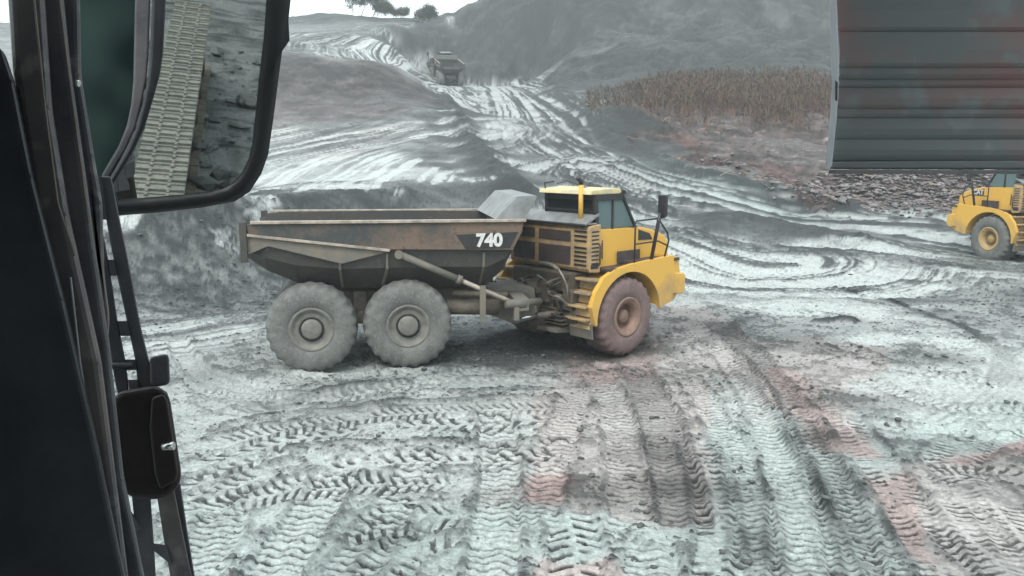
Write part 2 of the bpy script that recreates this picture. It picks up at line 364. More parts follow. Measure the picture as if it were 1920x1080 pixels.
T([(1340,1150),(1350,1000),(1330,900),(1300,820)], .55, 'chevron', .2, .045, .5, .02, seed=20)
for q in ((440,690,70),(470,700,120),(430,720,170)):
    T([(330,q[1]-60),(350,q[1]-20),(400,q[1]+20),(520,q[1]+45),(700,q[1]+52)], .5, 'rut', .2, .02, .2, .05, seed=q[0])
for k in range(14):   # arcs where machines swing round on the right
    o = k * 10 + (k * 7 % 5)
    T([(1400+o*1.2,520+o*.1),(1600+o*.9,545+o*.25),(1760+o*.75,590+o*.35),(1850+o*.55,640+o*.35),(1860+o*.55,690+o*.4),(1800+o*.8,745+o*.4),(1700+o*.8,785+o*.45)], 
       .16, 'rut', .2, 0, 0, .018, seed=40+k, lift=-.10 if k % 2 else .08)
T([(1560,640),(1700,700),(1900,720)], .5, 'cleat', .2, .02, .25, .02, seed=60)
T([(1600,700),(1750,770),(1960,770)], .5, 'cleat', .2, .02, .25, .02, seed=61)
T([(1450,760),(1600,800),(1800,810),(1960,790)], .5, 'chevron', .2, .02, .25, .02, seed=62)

# depression where the steered wheel has sunk in
dd = (X - 2.7) ** 2 + (Y - 18.3) ** 2
Z -= .20 * np.exp(-dd / 5.5)
# red and teal tints of windscreen reflections, painted onto the mud
def patch(P, amt, soft=.2, seed=0):
    global hue
    Q = H(P + [P[0]]); e = (fbm(X * 1.3, Y * 1.3, 3, 161 + seed) - .5) * .5
    S, D, idx = near_poly(X, Y, Q, 12)
    xx, yy = X[idx], Y[idx]; ins = np.zeros(len(idx), bool)
    for a, b in zip(Q[:-1], Q[1:]):
        c = ((a[1] > yy) != (b[1] > yy)) & (xx < (b[0] - a[0]) * (yy - a[1]) / (b[1] - a[1] + 1e-9) + a[0]); ins ^= c
    sd = np.where(ins, np.abs(D[idx]), -np.abs(D[idx])) + e[idx]
    m = sstep(-soft, soft, sd); hue[idx] = hue[idx] * (1 - m) + amt * m
hue = np.where((RR < 34) & (np.abs(np.arctan2(X, Y)) < R(50)), hue * .25 - .03, hue)
patch([(300,1100),(300,940),(860,950),(1340,990),(1345,790),(1480,800),(1570,850),(1640,950),(1680,1010),(1760,1100)], -.32, .3, 1)
patch([(1590,850),(1740,785),(1960,730),(1960,825),(1750,862),(1650,885)], -.30, .2, 2)
patch([(1050,690),(1120,640),(1240,570),(1330,580),(1420,640),(1520,630),(1670,655),(1665,690),(1580,720),(1600,800),(1650,850),(1560,850),(1480,800),(1400,700),(1330,700),(1345,985),(1240,990),(1000,950),(985,900),(1010,760)], .42, .15, 3)
patch([(1640,900),(1700,870),(1960,838),(1960,1100),(1760,1100),(1680,1000),(1640,950)], .34, .25, 4)
patch([(1000,1052),(1140,1046),(1180,1100),(980,1100)], .6, .1, 5)
patch([(1005,898),(1070,892),(1085,930),(1040,948),(995,940)], 1.1, .1, 6)
patch([(1440,680),(1500,700),(1580,790),(1650,850),(1580,850),(1500,790),(1440,720)], .9, .15, 7)
patch([(1640,905),(1700,900),(1745,1060),(1700,1050),(1650,960)], .9, .1, 8)
patch([(1740,862),(1960,828),(1960,862),(1800,878)], .95, .06, 9)
patch([(1060,640),(1150,600),(1230,610),(1240,690),(1150,720),(1060,700)], .85, .2, 10)
# clotted mud: break the tone up
U_, V_ = X + Z * .7, Y + Z * 1.1
nA = fbm(U_ * 2.6, V_ * 2.6, 5, 131, .62); nB = fbm(U_ * 9, V_ * 9, 3, 137, .6); nC = fbm(U_ * .8, V_ * .8, 4, 139)
nD = fbm(U_ * 17, V_ * 17, 2, 133, .6)
near = near * sstep(.05, .45, tone) + .35 * near * sstep(.45, .05, tone)
clot = sstep(.515, .57, nA * .5 + nB * .3 + nD * .2)
speck = sstep(.60, .68, nB * .5 + nD * .5) * sstep(.4, .6, nC)
tone += near * ((nC - .5) * .45 + .12 - clot * .34 * (1 - .75 * detail) + (nB - .5) * .24 - speck * .40 * (1 - .5 * detail) + .03)
tone += sstep(30, 48, RR) * ((fbm(U_ * .9, V_ * .9, 4, 141) - .5) * .35 + (fbm(U_ * 4, V_ * 4, 3, 143) - .5) * .22)
Z += near * clot * .032 * (1 - .55 * detail)
SW = np.array([(-1.2, 18.0), (.6, 18.6), (1.9, 19.4)]); _s, _d, _i = near_poly(X, Y, SW, 3.5)   # wet mud between the wheels, darkened as the truck's painted contact shadow
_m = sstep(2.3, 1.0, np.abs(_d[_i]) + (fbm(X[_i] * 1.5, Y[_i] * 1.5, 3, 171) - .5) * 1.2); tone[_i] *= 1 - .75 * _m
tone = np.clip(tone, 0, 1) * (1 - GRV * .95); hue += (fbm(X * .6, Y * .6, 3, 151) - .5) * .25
# mud colours, with the painted shade and tints included
def L3(c): return np.array(c)[:, None]
dark = L3((.030, .034, .034)); pale = L3((.445, .472, .456))
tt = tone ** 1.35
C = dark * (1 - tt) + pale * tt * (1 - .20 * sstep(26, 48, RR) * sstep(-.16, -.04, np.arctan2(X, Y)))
hr = np.clip(hue, 0, 1.2); ht = np.clip(-hue, 0, 1)
farr = sstep(34, 44, RR)
C = C * (1 - hr * L3((-.03, .24, .26))) * (1 - hr * farr * L3((.08, .34, .38))) * (1 - ht * L3((.19, .0, .06)))
reg = sstep(85, 100, RR)
C = C * (1 - heap * .28)
Zg = Z.copy()
co = np.stack([X, Y, Z], 1)
i = np.arange(NR - 1)[:, None] * NA; j = np.arange(NA)[None]; jn = (j + 1) % NA
quads = np.stack([i + j, i + NA + j, i + NA + jn, i + jn], -1).reshape(-1, 4)
def npmesh(name, co, faces, smooth=True, mats=(), mi=None):
    me = bpy.data.meshes.new(name); n = len(co); f = len(faces); k = faces.shape[1]
    me.vertices.add(n); me.vertices.foreach_set('co', np.asarray(co, np.float32).ravel())
    me.loops.add(f * k); me.loops.foreach_set('vertex_index', faces.astype(np.int32).ravel())
    me.polygons.add(f); me.polygons.foreach_set('loop_start', (np.arange(f) * k).astype(np.int32))
    me.polygons.foreach_set('use_smooth', np.full(f, smooth))
    for m in mats: me.materials.append(m)
    if mi is not None: me.polygons.foreach_set('material_index', mi.astype(np.int32))
    me.update(calc_edges=True); me.validate()
    return me

# ------------------------------------------------------------ materials
def mat(name, c1, c2=None, scale=4, rough=.6, bump=0, bscale=30, metal=0, spec=.5, lo=.35, hi=.65, grad=None, c3=None, detail=6, rough2=None):
    m = bpy.data.materials.new(name); m.use_nodes = True; n, l = m.node_tree.nodes, m.node_tree.links
    b = n['Principled BSDF']; b.inputs['Roughness'].default_value = rough; b.inputs['Metallic'].default_value = metal
    b.inputs['Specular IOR Level'].default_value = spec
    b.inputs['Base Color'].default_value = (*c1, 1)
    tc = n.new('ShaderNodeTexCoord')
    if c2 is not None:
        nz = n.new('ShaderNodeTexNoise'); nz.inputs['Scale'].default_value = scale; nz.inputs['Detail'].default_value = detail
        nz.inputs['Roughness'].default_value = .65
        l.new(tc.outputs['Object'], nz.inputs['Vector'])
        mr = n.new('ShaderNodeMapRange'); mr.inputs[1].default_value = lo; mr.inputs[2].default_value = hi
        l.new(nz.outputs[0], mr.inputs[0]); fac = mr.outputs[0]
        if grad:   # dirt that builds up along an axis: (axis, from, to)
            sp = n.new('ShaderNodeSeparateXYZ'); l.new(tc.outputs['Object'], sp.inputs[0])
            g = n.new('ShaderNodeMapRange'); g.inputs[1].default_value = grad[1]; g.inputs[2].default_value = grad[2]
            l.new(sp.outputs[grad[0]], g.inputs[0])
            ad = n.new('ShaderNodeMath'); ad.operation = 'ADD'; ad.use_clamp = True
            l.new(g.outputs[0], ad.inputs[0]); 
            su = n.new('ShaderNodeMath'); su.operation = 'SUBTRACT'; su.inputs[1].default_value = .5
            mu = n.new('ShaderNodeMath'); mu.operation = 'MULTIPLY'; mu.inputs[1].default_value = 1.1
            l.new(fac, su.inputs[0]); l.new(su.outputs[0], mu.inputs[0]); l.new(mu.outputs[0], ad.inputs[1]); fac = ad.outputs[0]
        mx = n.new('ShaderNodeMixRGB'); mx.inputs[1].default_value = (*c1, 1); mx.inputs[2].default_value = (*c2, 1)
        l.new(fac, mx.inputs[0]); col = mx.outputs[0]
        if rough2 is not None:
            rr = n.new('ShaderNodeMapRange'); rr.inputs[3].default_value = rough; rr.inputs[4].default_value = rough2
            l.new(fac, rr.inputs[0]); l.new(rr.outputs[0], b.inputs['Roughness'])
        if c3 is not None:
            n3 = n.new('ShaderNodeTexNoise'); n3.inputs['Scale'].default_value = scale * 5.3; n3.inputs['Detail'].default_value = 5
            l.new(tc.outputs['Object'], n3.inputs['Vector'])
            r3 = n.new('ShaderNodeMapRange'); r3.inputs[1].default_value = .56; r3.inputs[2].default_value = .68
            l.new(n3.outputs[0], r3.inputs[0])
            m3 = n.new('ShaderNodeMixRGB'); m3.inputs[2].default_value = (*c3, 1)
            l.new(col, m3.inputs[1]); l.new(r3.outputs[0], m3.inputs[0]); col = m3.outputs[0]
        l.new(col, b.inputs['Base Color'])
    if bump:
        nb = n.new('ShaderNodeTexNoise'); nb.inputs['Scale'].default_value = bscale; nb.inputs['Detail'].default_value = 5
        l.new(tc.outputs['Object'], nb.inputs['Vector'])
        bp = n.new('ShaderNodeBump'); bp.inputs['Strength'].default_value = 1; bp.inputs['Distance'].default_value = bump
        l.new(nb.outputs[0], bp.inputs['Height']); l.new(bp.outputs[0], b.inputs['Normal'])
    return m

def ground_mat():
    m = bpy.data.materials.new('mud'); m.use_nodes = True; n, l = m.node_tree.nodes, m.node_tree.links
    b = n['Principled BSDF']; b.inputs['Specular IOR Level'].default_value = .28; at = n.new('ShaderNodeAttribute'); at.attribute_name = 'mud_colour'
    tc = n.new('ShaderNodeTexCoord')
    nz = n.new('ShaderNodeTexNoise'); nz.inputs['Scale'].default_value = 14; nz.inputs['Detail'].default_value = 8; nz.inputs['Roughness'].default_value = .7
    l.new(tc.outputs['Object'], nz.inputs['Vector'])
    mr = n.new('ShaderNodeMapRange'); mr.inputs[1].default_value = .3; mr.inputs[2].default_value = .7; mr.inputs[3].default_value = .58; mr.inputs[4].default_value = 1.42
    l.new(nz.outputs[0], mr.inputs[0])
    mx = n.new('ShaderNodeVectorMath'); mx.operation = 'SCALE'
    l.new(at.outputs['Color'], mx.inputs[0]); l.new(mr.outputs[0], mx.inputs['Scale']); l.new(mx.outputs[0], b.inputs['Base Color'])
    wet = n.new('ShaderNodeAttribute'); wet.attribute_name = 'wet'
    rr = n.new('ShaderNodeMapRange'); rr.inputs[3].default_value = .62; rr.inputs[4].default_value = .34
    l.new(wet.outputs['Fac'], rr.inputs[0]); l.new(rr.outputs[0], b.inputs['Roughness'])
    n2 = n.new('ShaderNodeTexNoise'); n2.inputs['Scale'].default_value = 22; n2.inputs['Detail'].default_value = 7; n2.inputs['Roughness'].default_value = .65
    l.new(tc.outputs['Object'], n2.inputs['Vector'])
    bp = n.new('ShaderNodeBump'); bp.inputs['Distance'].default_value = .05; bp.inputs['Strength'].default_value = 1
    l.new(n2.outputs[0], bp.inputs['Height']); l.new(bp.outputs[0], b.inputs['Normal'])
    return m
MUD = ground_mat()
gm = npmesh('ground', co, quads, True, [MUD])
ca = gm.color_attributes.new('mud_colour', 'FLOAT_COLOR', 'POINT')
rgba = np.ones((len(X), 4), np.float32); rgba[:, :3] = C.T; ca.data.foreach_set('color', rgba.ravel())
wa = gm.attributes.new('wet', 'FLOAT', 'POINT'); wa.data.foreach_set('value', np.clip(tone * 1.1 - .1, 0, 1).astype(np.float32))
ground = bpy.data.objects.new('ground', gm); sc.collection.objects.link(ground); ground['kind'] = 'structure'

def gz(x, y):
    """height of the finished ground sheet at a place (nearest grid vertex)"""
    a = np.arctan2(x, y) % (2 * math.pi); aa = ang % (2 * math.pi)
    r = np.hypot(x, y)
    o = np.argsort(aa); k = o[np.clip(np.searchsorted(aa[o], a), 0, NA - 1)]
    q = np.clip(np.searchsorted(rad, r), 0, NR - 1)
    return Zg[q * NA + k]
def tone_at(x, y):
    a = np.arctan2(x, y) % (2 * math.pi); aa = ang % (2 * math.pi); r = np.hypot(x, y)
    o = np.argsort(aa); k = o[np.clip(np.searchsorted(aa[o], a), 0, NA - 1)]
    return tone[np.clip(np.searchsorted(rad, r), 0, NR - 1) * NA + k]

M = {}
M['yellow'] = mat('machine_yellow', (.62, .36, .062), (.27, .20, .12), 1.3, .42, .004, 40, lo=.40, hi=.85, rough2=.75, grad=('Z', 2.3, .3))
M['grey_yellow'] = mat('haze_grey_paint', (.06, .06, .052), (.035, .036, .034), 2, .7, .004, 40)  # far truck's yellow muted to grey, painting in the haze
M['yellow_dirty'] = mat('dusty_yellow', (.47, .30, .12), (.20, .16, .115), 3, .65, .006, 30, c3=(.25, .2, .14), rough2=.85)
M['roof'] = mat('faded_roof_yellow', (.62, .52, .24), (.42, .38, .27), 3, .5, .003, 30)
M['body'] = mat('worn_body_steel', (.036, .041, .040), (.135, .092, .066), 1.6, .6, .008, 18, grad=('X', -1.5, 1.2), c3=(.065, .055, .046), rough2=.7)
M['hull'] = mat('dark_hull_steel', (.030, .033, .031), (.050, .044, .037), 1.5, .7, .008, 20, c3=(.06, .055, .048))
M['rib'] = mat('muddy_rib', (.10, .105, .095), (.17, .14, .105), 3, .7, .006, 30)
M['rail'] = mat('scuffed_rail', (.20, .17, .14), (.40, .34, .28), 5, .45, .004, 40)
M['inner'] = mat('scoured_steel', (.055, .062, .066), (.11, .12, .12), 3, .4, .006, 30, c3=(.14, .145, .14))
M['guard'] = mat('pale_spill_plate', (.23, .24, .24), (.13, .135, .135), 3, .45, .004, 30)
M['frame'] = mat('chassis_steel', (.045, .042, .036), (.105, .085, .06), 4, .65, .01, 30, c3=(.13, .105, .075))
M['steel'] = mat('hose_steel', (.30, .28, .24), (.14, .12, .09), 6, .4, metal=.2)
M['rod'] = mat('bright_rod', (.6, .6, .6), None, rough=.2, metal=.9)
M['tyre'] = mat('muddy_rubber', (.135, .137, .128), (.085, .088, .084), 5, .75, .012, 30, c3=(.17, .17, .155))
M['tyre_red'] = mat('red_veil_mud_rubber', (.17, .115, .108), (.115, .078, .075), 4, .7, .012, 30, c3=(.18, .14, .13))  # muddy rubber with the windscreen's red veil painted in
M['rim'] = mat('muddy_rim', (.17, .165, .14), (.10, .10, .09), 6, .6, .006, 40)
M['rim_red'] = mat('red_veil_rim', (.24, .145, .10), (.15, .10, .085), 6, .6, .006, 40)  # rim tinted by the same painted red veil
M['rim_yellow'] = mat('yellow_rim', (.42, .28, .10), (.24, .18, .1), 6, .6, .006, 40)
M['black'] = mat('black_paint', (.012, .012, .014), (.03, .028, .028), 4, .4, .002, 60)
M['purple'] = mat('dark_deck', (.035, .026, .028), (.065, .046, .042), 5, .6, .006, 40)
M['white'] = mat('white_lettering', (.62, .62, .60), (.45, .45, .43), 20, .5)
M['hub_dark'] = mat('hub_ring_black', (.012, .012, .012), (.02, .02, .018), 8, .7)  # near-black for the ring round the hub cap
M['cloth'] = mat('mud_splash', (.45, .45, .43), (.2, .18, .16), 12, .5)
def glass_mat(name, tint, alpha=.65):
    m = bpy.data.materials.new(name); m.use_nodes = True; n, l = m.node_tree.nodes, m.node_tree.links
    b = n['Principled BSDF']; b.inputs['Base Color'].default_value = (*tint, 1); b.inputs['Roughness'].default_value = .06
    b.inputs['IOR'].default_value = 1.5; b.inputs['Alpha'].default_value = alpha
    return m
M['glass'] = glass_mat('cab_glass', (.13, .19, .19), .75)
M['glass_dark'] = glass_mat('dark_cab_glass', (.012, .016, .018), .9)

# ------------------------------------------------------------ mesh builder
class MB:
    def __init__(s): s.bm = bmesh.new()
    def verts(s, pts): return [s.bm.verts.new(p) for p in pts]
    def face(s, vs):
        try: return s.bm.faces.new(vs)
        except ValueError: return None
    def box(s, x0, x1, y0, y1, z0, z1, bev=0):
        t = bmesh.new(); bmesh.ops.create_cube(t, size=1)
        for v in t.verts:
            v.co = Vector(((x0 + x1) / 2 + v.co.x * (x1 - x0), (y0 + y1) / 2 + v.co.y * (y1 - y0), (z0 + z1) / 2 + v.co.z * (z1 - z0)))
        if bev: bmesh.ops.bevel(t, geom=t.edges[:], offset=bev, segments=2, affect='EDGES', profile=.6)
        s.add(t); return s
    def prism(s, poly, axis, a, b, bev=0):
        """poly in the two other axes (in order), pushed from a to b along axis"""
        t = bmesh.new(); def_ = {'x': lambda u, v, k: (k, u, v), 'y': lambda u, v, k: (u, k, v), 'z': lambda u, v, k: (u, v, k)}[axis]
        A = [t.verts.new(def_(u, v, a)) for u, v in poly]; B = [t.verts.new(def_(u, v, b)) for u, v in poly]
        n = len(poly); t.faces.new(A); t.faces.new(B[::-1])
        for i in range(n): t.faces.new((A[i], B[i], B[(i + 1) % n], A[(i + 1) % n]))
        bmesh.ops.recalc_face_normals(t, faces=t.faces)
        if bev: bmesh.ops.bevel(t, geom=t.edges[:], offset=bev, segments=2, affect='EDGES', profile=.6)
        s.add(t); return s
    def add(s, t, mtx=None):
        if mtx is not None: bmesh.ops.transform(t, matrix=mtx, verts=t.verts)
        me = bpy.data.meshes.new('tmp'); t.to_mesh(me); t.free(); s.bm.from_mesh(me); bpy.data.meshes.remove(me); return s
    def tube(s, P, r, seg=8, cap=True):
        P = [Vector(p) for p in P]; rs = r if isinstance(r, (list, tuple)) else [r] * len(P)
        rings = []; up = Vector((0, 0, 1))
        for i, p in enumerate(P):
            d = (P[min(i + 1, len(P) - 1)] - P[max(i - 1, 0)]).normalized()
            a = d.cross(up if abs(d.z) < .95 else Vector((1, 0, 0))).normalized(); b = d.cross(a)
            rings.append([s.bm.verts.new(p + (a * math.cos(t) + b * math.sin(t)) * rs[i]) for t in [2 * math.pi * k / seg for k in range(seg)]])
        for A_, B_ in zip(rings[:-1], rings[1:]):
            for k in range(seg): s.bm.faces.new((A_[k], A_[(k + 1) % seg], B_[(k + 1) % seg], B_[k])).smooth = True
        if cap: s.bm.faces.new(rings[0][::-1]); s.bm.faces.new(rings[-1])
        return s
    def bar(s, a, b, w, h):
        a, b = Vector(a), Vector(b); d = (b - a); L = d.length; d.normalize()
        sx = d.cross(Vector((0, 0, 1))) if abs(d.z) < .98 else Vector((0, 1, 0)); sx.normalize(); sy = sx.cross(d)
        t = bmesh.new(); bmesh.ops.create_cube(t, size=1)
        for v in t.verts:
            c = v.co.copy(); v.co = (a + b) / 2 + d * c.x * L + sx * c.y * w + sy * c.z * h
        bmesh.ops.recalc_face_normals(t, faces=t.faces)
        bmesh.ops.bevel(t, geom=t.edges[:], offset=min(w, h) * .12, segments=1, affect='EDGES')
        s.add(t); return s
    def lathe(s, prof, seg=48, cy=(0, 0, 0), lug=None):
        """profile (y, r) turned round the Y axis"""
        rings = []
        for k in range(seg):
            a = 2 * math.pi * k / seg; ring = []
            for q, (y, r) in enumerate(prof):
                rr = r - (lug(q, k) if lug else 0)
                ring.append(s.bm.verts.new((cy[0] + rr * math.cos(a), cy[1] + y, cy[2] + rr * math.sin(a))))
            rings.append(ring)
        for k in range(seg):
            A_, B_ = rings[k], rings[(k + 1) % seg]
            for q in range(len(prof) - 1):
                f = s.bm.faces.new((A_[q], B_[q], B_[q + 1], A_[q + 1])); f.smooth = True
        return s
    def build(s, name, m, parent=None, mtx=None, flip=False, smooth=None):
        if mtx is not None: bmesh.ops.transform(s.bm, matrix=mtx, verts=s.bm.verts)
        bmesh.ops.recalc_face_normals(s.bm, faces=s.bm.faces)
        if smooth is not None:
            for f in s.bm.faces: f.smooth = smooth
        me = bpy.data.meshes.new(name); s.bm.to_mesh(me); s.bm.free()
        me.materials.append(m)
        o = bpy.data.objects.new(name, me); sc.collection.objects.link(o)
        if parent: o.parent = parent
        return o
def empty(name, loc=(0, 0, 0), rz=0, parent=None):
    o = bpy.data.objects.new(name, None); sc.collection.objects.link(o); o.location = loc; o.rotation_euler = (0, 0, rz)
    o.empty_display_size = .3
    if parent: o.parent = parent
    return o
def tag(o, label, cat, group=None, kind=None):
    o['label'] = label; o['category'] = cat
    if group: o['group'] = group
    if kind: o['kind'] = kind
    return o

# ------------------------------------------------------------ articulated dump truck
HITCH, FRONT = 3.0, 1.45
def wheel(parent, mtx, side, tyre_m, rim_m, style):
    w_ = empty('wheel', parent=parent)
    s = side   # +1: outer face towards +Y
    prof = [(-.36, .45), (-.385, .60), (-.38, .76), (-.35, .86), (-.30, .915), (-.15, .93), (0, .935), (.15, .93), (.30, .915), (.35, .86), (.385, .76), (.39, .62), (.365, .47), (.30, .42)]
    def lug(q, k):
        if q in (3, 4, 5): return .034 * (((k) // 2) % 2)
        if q in (7, 8, 9): return .034 * (((k + 2) // 2) % 2)
        return 0
    f = Matrix.Scale(s, 4, (0, 1, 0))
    MB().lathe(prof, 96, lug=lug).build('tyre', tyre_m, w_, mtx @ f)
    if style == 'rear':
        r_ = [(.24, .02), (.24, .22), (.30, .24), (.28, .30), (.285, .36), (.34, .39), (.37, .43), (.35, .475), (.30, .47)]
        MB().lathe(r_, 48).build('rim', rim_m, w_, mtx @ f)
        MB().lathe([(.27, .225), (.31, .225), (.31, .255), (.27, .255)], 48).build('seal_ring', M['hub_dark'], w_, mtx @ f)
        MB().lathe([(.36, .001), (.36, .17), (.345, .205), (.27, .22)], 48).build('hub_cap', rim_m, w_, mtx @ f)
    else:
        r_ = [(.05, .02), (.05, .26), (.12, .28), (.30, .31), (.34, .35), (.36, .40), (.385, .43), (.37, .475), (.30, .47)]
        MB().lathe(r_, 48).build('rim', rim_m, w_, mtx @ f)
        b = MB().lathe([(.27, .001), (.27, .13), (.24, .16), (.06, .18)], 32)
        for k in range(12):
            a = k * math.pi / 6
            b.tube([(.225 * math.cos(a), .05, .225 * math.sin(a)), (.225 * math.cos(a), .085, .225 * math.sin(a))], .018, 6)
        b.build('hub', rim_m, w_, mtx @ f)
    return w_

def text_mesh(body, size, depth, bold=.0):
    c = bpy.data.curves.new('lettering', 'FONT'); c.body = body; c.size = size; c.extrude = depth; c.offset = bold
    c.align_x = 'CENTER'; c.align_y = 'CENTER'
    o = bpy.data.objects.new('lettering', c); sc.collection.objects.link(o)
    bpy.context.view_layer.update()
    me = bpy.data.meshes.new_from_object(o.evaluated_get(bpy.context.evaluated_depsgraph_get()))
    bpy.data.objects.remove(o); bpy.data.curves.remove(c)
    return me

def make_truck(name, loc, heading, art, dz, flip=1, red_front=True, hood_text=False, hazed=False, mirrors=True):
    M = dict(globals()['M'])
    if hazed: M['yellow'] = M['grey_yellow']; M['yellow_dirty'] = M['grey_yellow']; M['rim_yellow'] = M['rim']; M['roof'] = M['guard']; M['inner'] = M['guard'] = M['grey_yellow']
    root = empty(name, loc, R(heading))
    I = Matrix.Identity(4)
    # ---- rear module -------------------------------------------------------------
    for X_, s in ((0, -1), (0, 1), (-1.97, -1), (-1.97, 1)):
        wheel(root, Matrix.Translation((X_, s * 1.33, .93)), s, M['tyre'], M['rim'], 'rear')
    # dump body: stations (x, floor z, floor half width, knuckle z, knuckle half width, wall top z)
    st = [(-3.30, 2.42, 1.05, 2.62, 1.50, 3.00), (-2.85, 2.08, 1.02, 2.42, 1.50, 3.13), (-2.25, 1.80, .98, 2.25, 1.50, 3.13), (-1.3, 1.66, .92, 2.15, 1.50, 3.13),
          (.6, 1.60, .92, 2.15, 1.50, 3.12), (1.7, 1.62, .92, 2.12, 1.50, 3.10), (2.1, 1.95, .95, 2.30, 1.50, 3.09), (2.45, 2.75, 1.1, 2.85, 1.52, 3.08)]
    b = MB(); t = .05; outer = []; inner = []
    for x, zf, hf, zk, hk, zt in st:
        outer.append(b.verts([(x, 1.60, zt), (x, 1.57, zk + .35 if zk + .35 < zt - .1 else zt - .1), (x, hk, zk), (x, hf, zf), (x, -hf, zf), (x, -hk, zk), (x, -1.57, zk + .35 if zk + .35 < zt - .1 else zt - .1), (x, -1.60, zt)]))
        inner.append(b.verts([(x, 1.60 - t, zt), (x, 1.57 - t, min(zk + .38, zt - .07)), (x, hk - t, zk + t), (x, hf - t, zf + t), (x, -hf + t, zf + t), (x, -hk + t, zk + t), (x, -1.57 + t, min(zk + .38, zt - .07)), (x, -1.60 + t, zt)]))
    for A_, B_ in zip(outer[:-1], outer[1:]):
        for k in range(7): b.face((A_[k], A_[k + 1], B_[k + 1], B_[k]))
    for A_, B_ in zip(inner[:-1], inner[1:]):
        for k in range(7): b.face((A_[k], B_[k], B_[k + 1], A_[k + 1]))
    for A_, B_ in zip(outer, inner):
        pass
    for k in range(7):
        b.face((outer[0][k], inner[0][k], inner[0][k + 1], outer[0][k + 1]))
        b.face((outer[-1][k], outer[-1][k + 1], inner[-1][k + 1], inner[-1][k]))
    for q in range(len(st) - 1):
        for k in (0, 7): b.face((outer[q][k], outer[q + 1][k], inner[q + 1][k], inner[q][k]))
    hull = b.build('dump_body', M['hull'], root)
    # front headboard closing the body, and the sloping spill guard above it
    MB().prism([(-1.5, 2.80), (-.95, 1.95), (.95, 1.95), (1.5, 2.80), (1.55, 3.08), (-1.55, 3.08)], 'x', 2.12, 2.17).build('headboard', M['inner'], root)
    for s in (-1, 1):
        # upper side plate: brown band under the rail
        MB().prism([(-3.16, 3.10), (-3.12, 2.92), (-.35, 2.55), (2.22, 2.49), (2.42, 2.88), (2.46, 3.08)], 'y', s * 1.605, s * 1.66, .008).build('side_plate', M['body'], root)
        # tail flare plate and bottom chute stiffener
        MB().prism([(-3.22, 2.88), (-.36, 2.50), (-1.32, 2.27), (-2.75, 2.66), (-3.28, 2.44)], 'y', s * 1.56, s * 1.62, .008).build('flare_plate', M['rib'], root)
        MB().bar((-3.20, s * 1.66, 2.90), (-.34, s * 1.66, 2.53), .06, .055).build('diagonal_rib', M['rail'], root)
        MB().bar((-3.06, s * 1.66, 3.14), (2.50, s * 1.66, 3.11), .13, .06).build('top_rail', M['rail'], root)
        MB().box(-3.28, -3.14, s * 1.66 - .05, s * 1.66 + .05, 2.35, 3.16, .015).build('tail_post', M['hull'], root)
        for x0, x1, z0 in ((-1.36, -1.34, 2.30), (-.40, -.50, 2.46), (1.62, 1.60, 2.44)):
            MB().bar((x0, s * 1.57, z0), (x0, s * 1.52, 2.14), .05, .05).bar((x0, s * 1.52, 2.15), (x1, s * 1.0, 1.70), .05, .05).build('rib', M['rib'], root)
        # hoist cylinder
        b = MB().tube([(-.10, s * 1.62, 2.42), (1.10, s * 1.50, 1.86)], .075, 14).tube([(1.05, s * 1.5, 1.88), (1.15, s * 1.5, 1.84)], .10, 14)
        b.tube([(-.16, s * 1.70, 2.44), (-.16, s * 1.5, 2.44)], .09, 12)
        cy = b.build('hoist_cylinder', M['rib'], root)
        MB().tube([(1.10, s * 1.50, 1.86), (2.35, s * 1.38, 1.27)], .05, 12).build('cylinder_rod', M['rail'], cy)
        # frame side rail, long step tank and walking beam
        MB().prism([(-2.6, 1.18), (-2.6, 1.50), (1.4, 1.55), (2.8, 1.35), (2.9, 1.0), (1.2, 1.02), (.9, 1.10)], 'y', s * .45, s * .60, .012).build('chassis_rail', M['frame'], root)
        b = MB().box(-1.75, -.2, s * .66, s * .86, .86, 1.12, .03); b.tube([(-.98, s * .4, 1.0), (-.98, s * .96, 1.0)], .13, 14)
        b.bar((-.98, s * .7, 1.1), (-.98, s * .7, 1.55), .2, .3).build('walking_beam', M['frame'], root)
        MB().tube([(.85, s * 1.15, 1.22), (2.0, s * 1.10, 1.16)], .17, 16).tube([(1.0, s * 1.1, 1.5), (2.2, s * 1.05, 1.42)], .07, 10).build('air_tank', M['frame'], root)
        MB().bar((1.60, s * 1.50, 1.72), (1.60, s * 1.50, .93), .03, .13).build('mudguard_stay', M['rib'], root)
        # decal with number
        yy = s * 1.664
        dec = MB().prism([(1.02, 2.83), (2.34, 2.87), (2.16, 2.53), (1.22, 2.53)], 'y', yy, yy + s * .008).build('number_panel', M['black'], root)
        me = text_mesh('740', .37, .004, .016)
        t_ = bmesh.new(); t_.from_mesh(me); bpy.data.meshes.remove(me)
        mt = Matrix.Translation((1.72, yy + s * .013, 2.695)) @ Matrix.Rotation(R(90), 4, 'X') if s < 0 else Matrix.Translation((1.72, yy + s * .013, 2.695)) @ Matrix.Rotation(R(180), 4, 'Z') @ Matrix.Rotation(R(90), 4, 'X')
        MB().add(t_, mt @ Matrix.Scale(1.0, 4)).build('lettering', M['white'], dec)
    # spill guard
    b = MB(); P = [(1.88, -1.66, 3.12), (2.32, -1.60, 3.58), (2.86, -1.45, 3.64), (2.50, -1.66, 3.10)]
    g = MB().prism([(1.88, 3.13), (2.30, 3.56), (2.34, 3.60), (2.74, 3.62), (2.78, 3.58), (2.36, 3.54), (1.98, 3.12)], 'y', -1.52, 1.52)
    for s in (-1, 1): g.prism([(1.90, 3.12), (2.32, 3.57), (2.76, 3.60), (2.50, 3.12)], 'y', s * 1.52, s * 1.57)
    g.build('spill_guard', M['guard'], root)
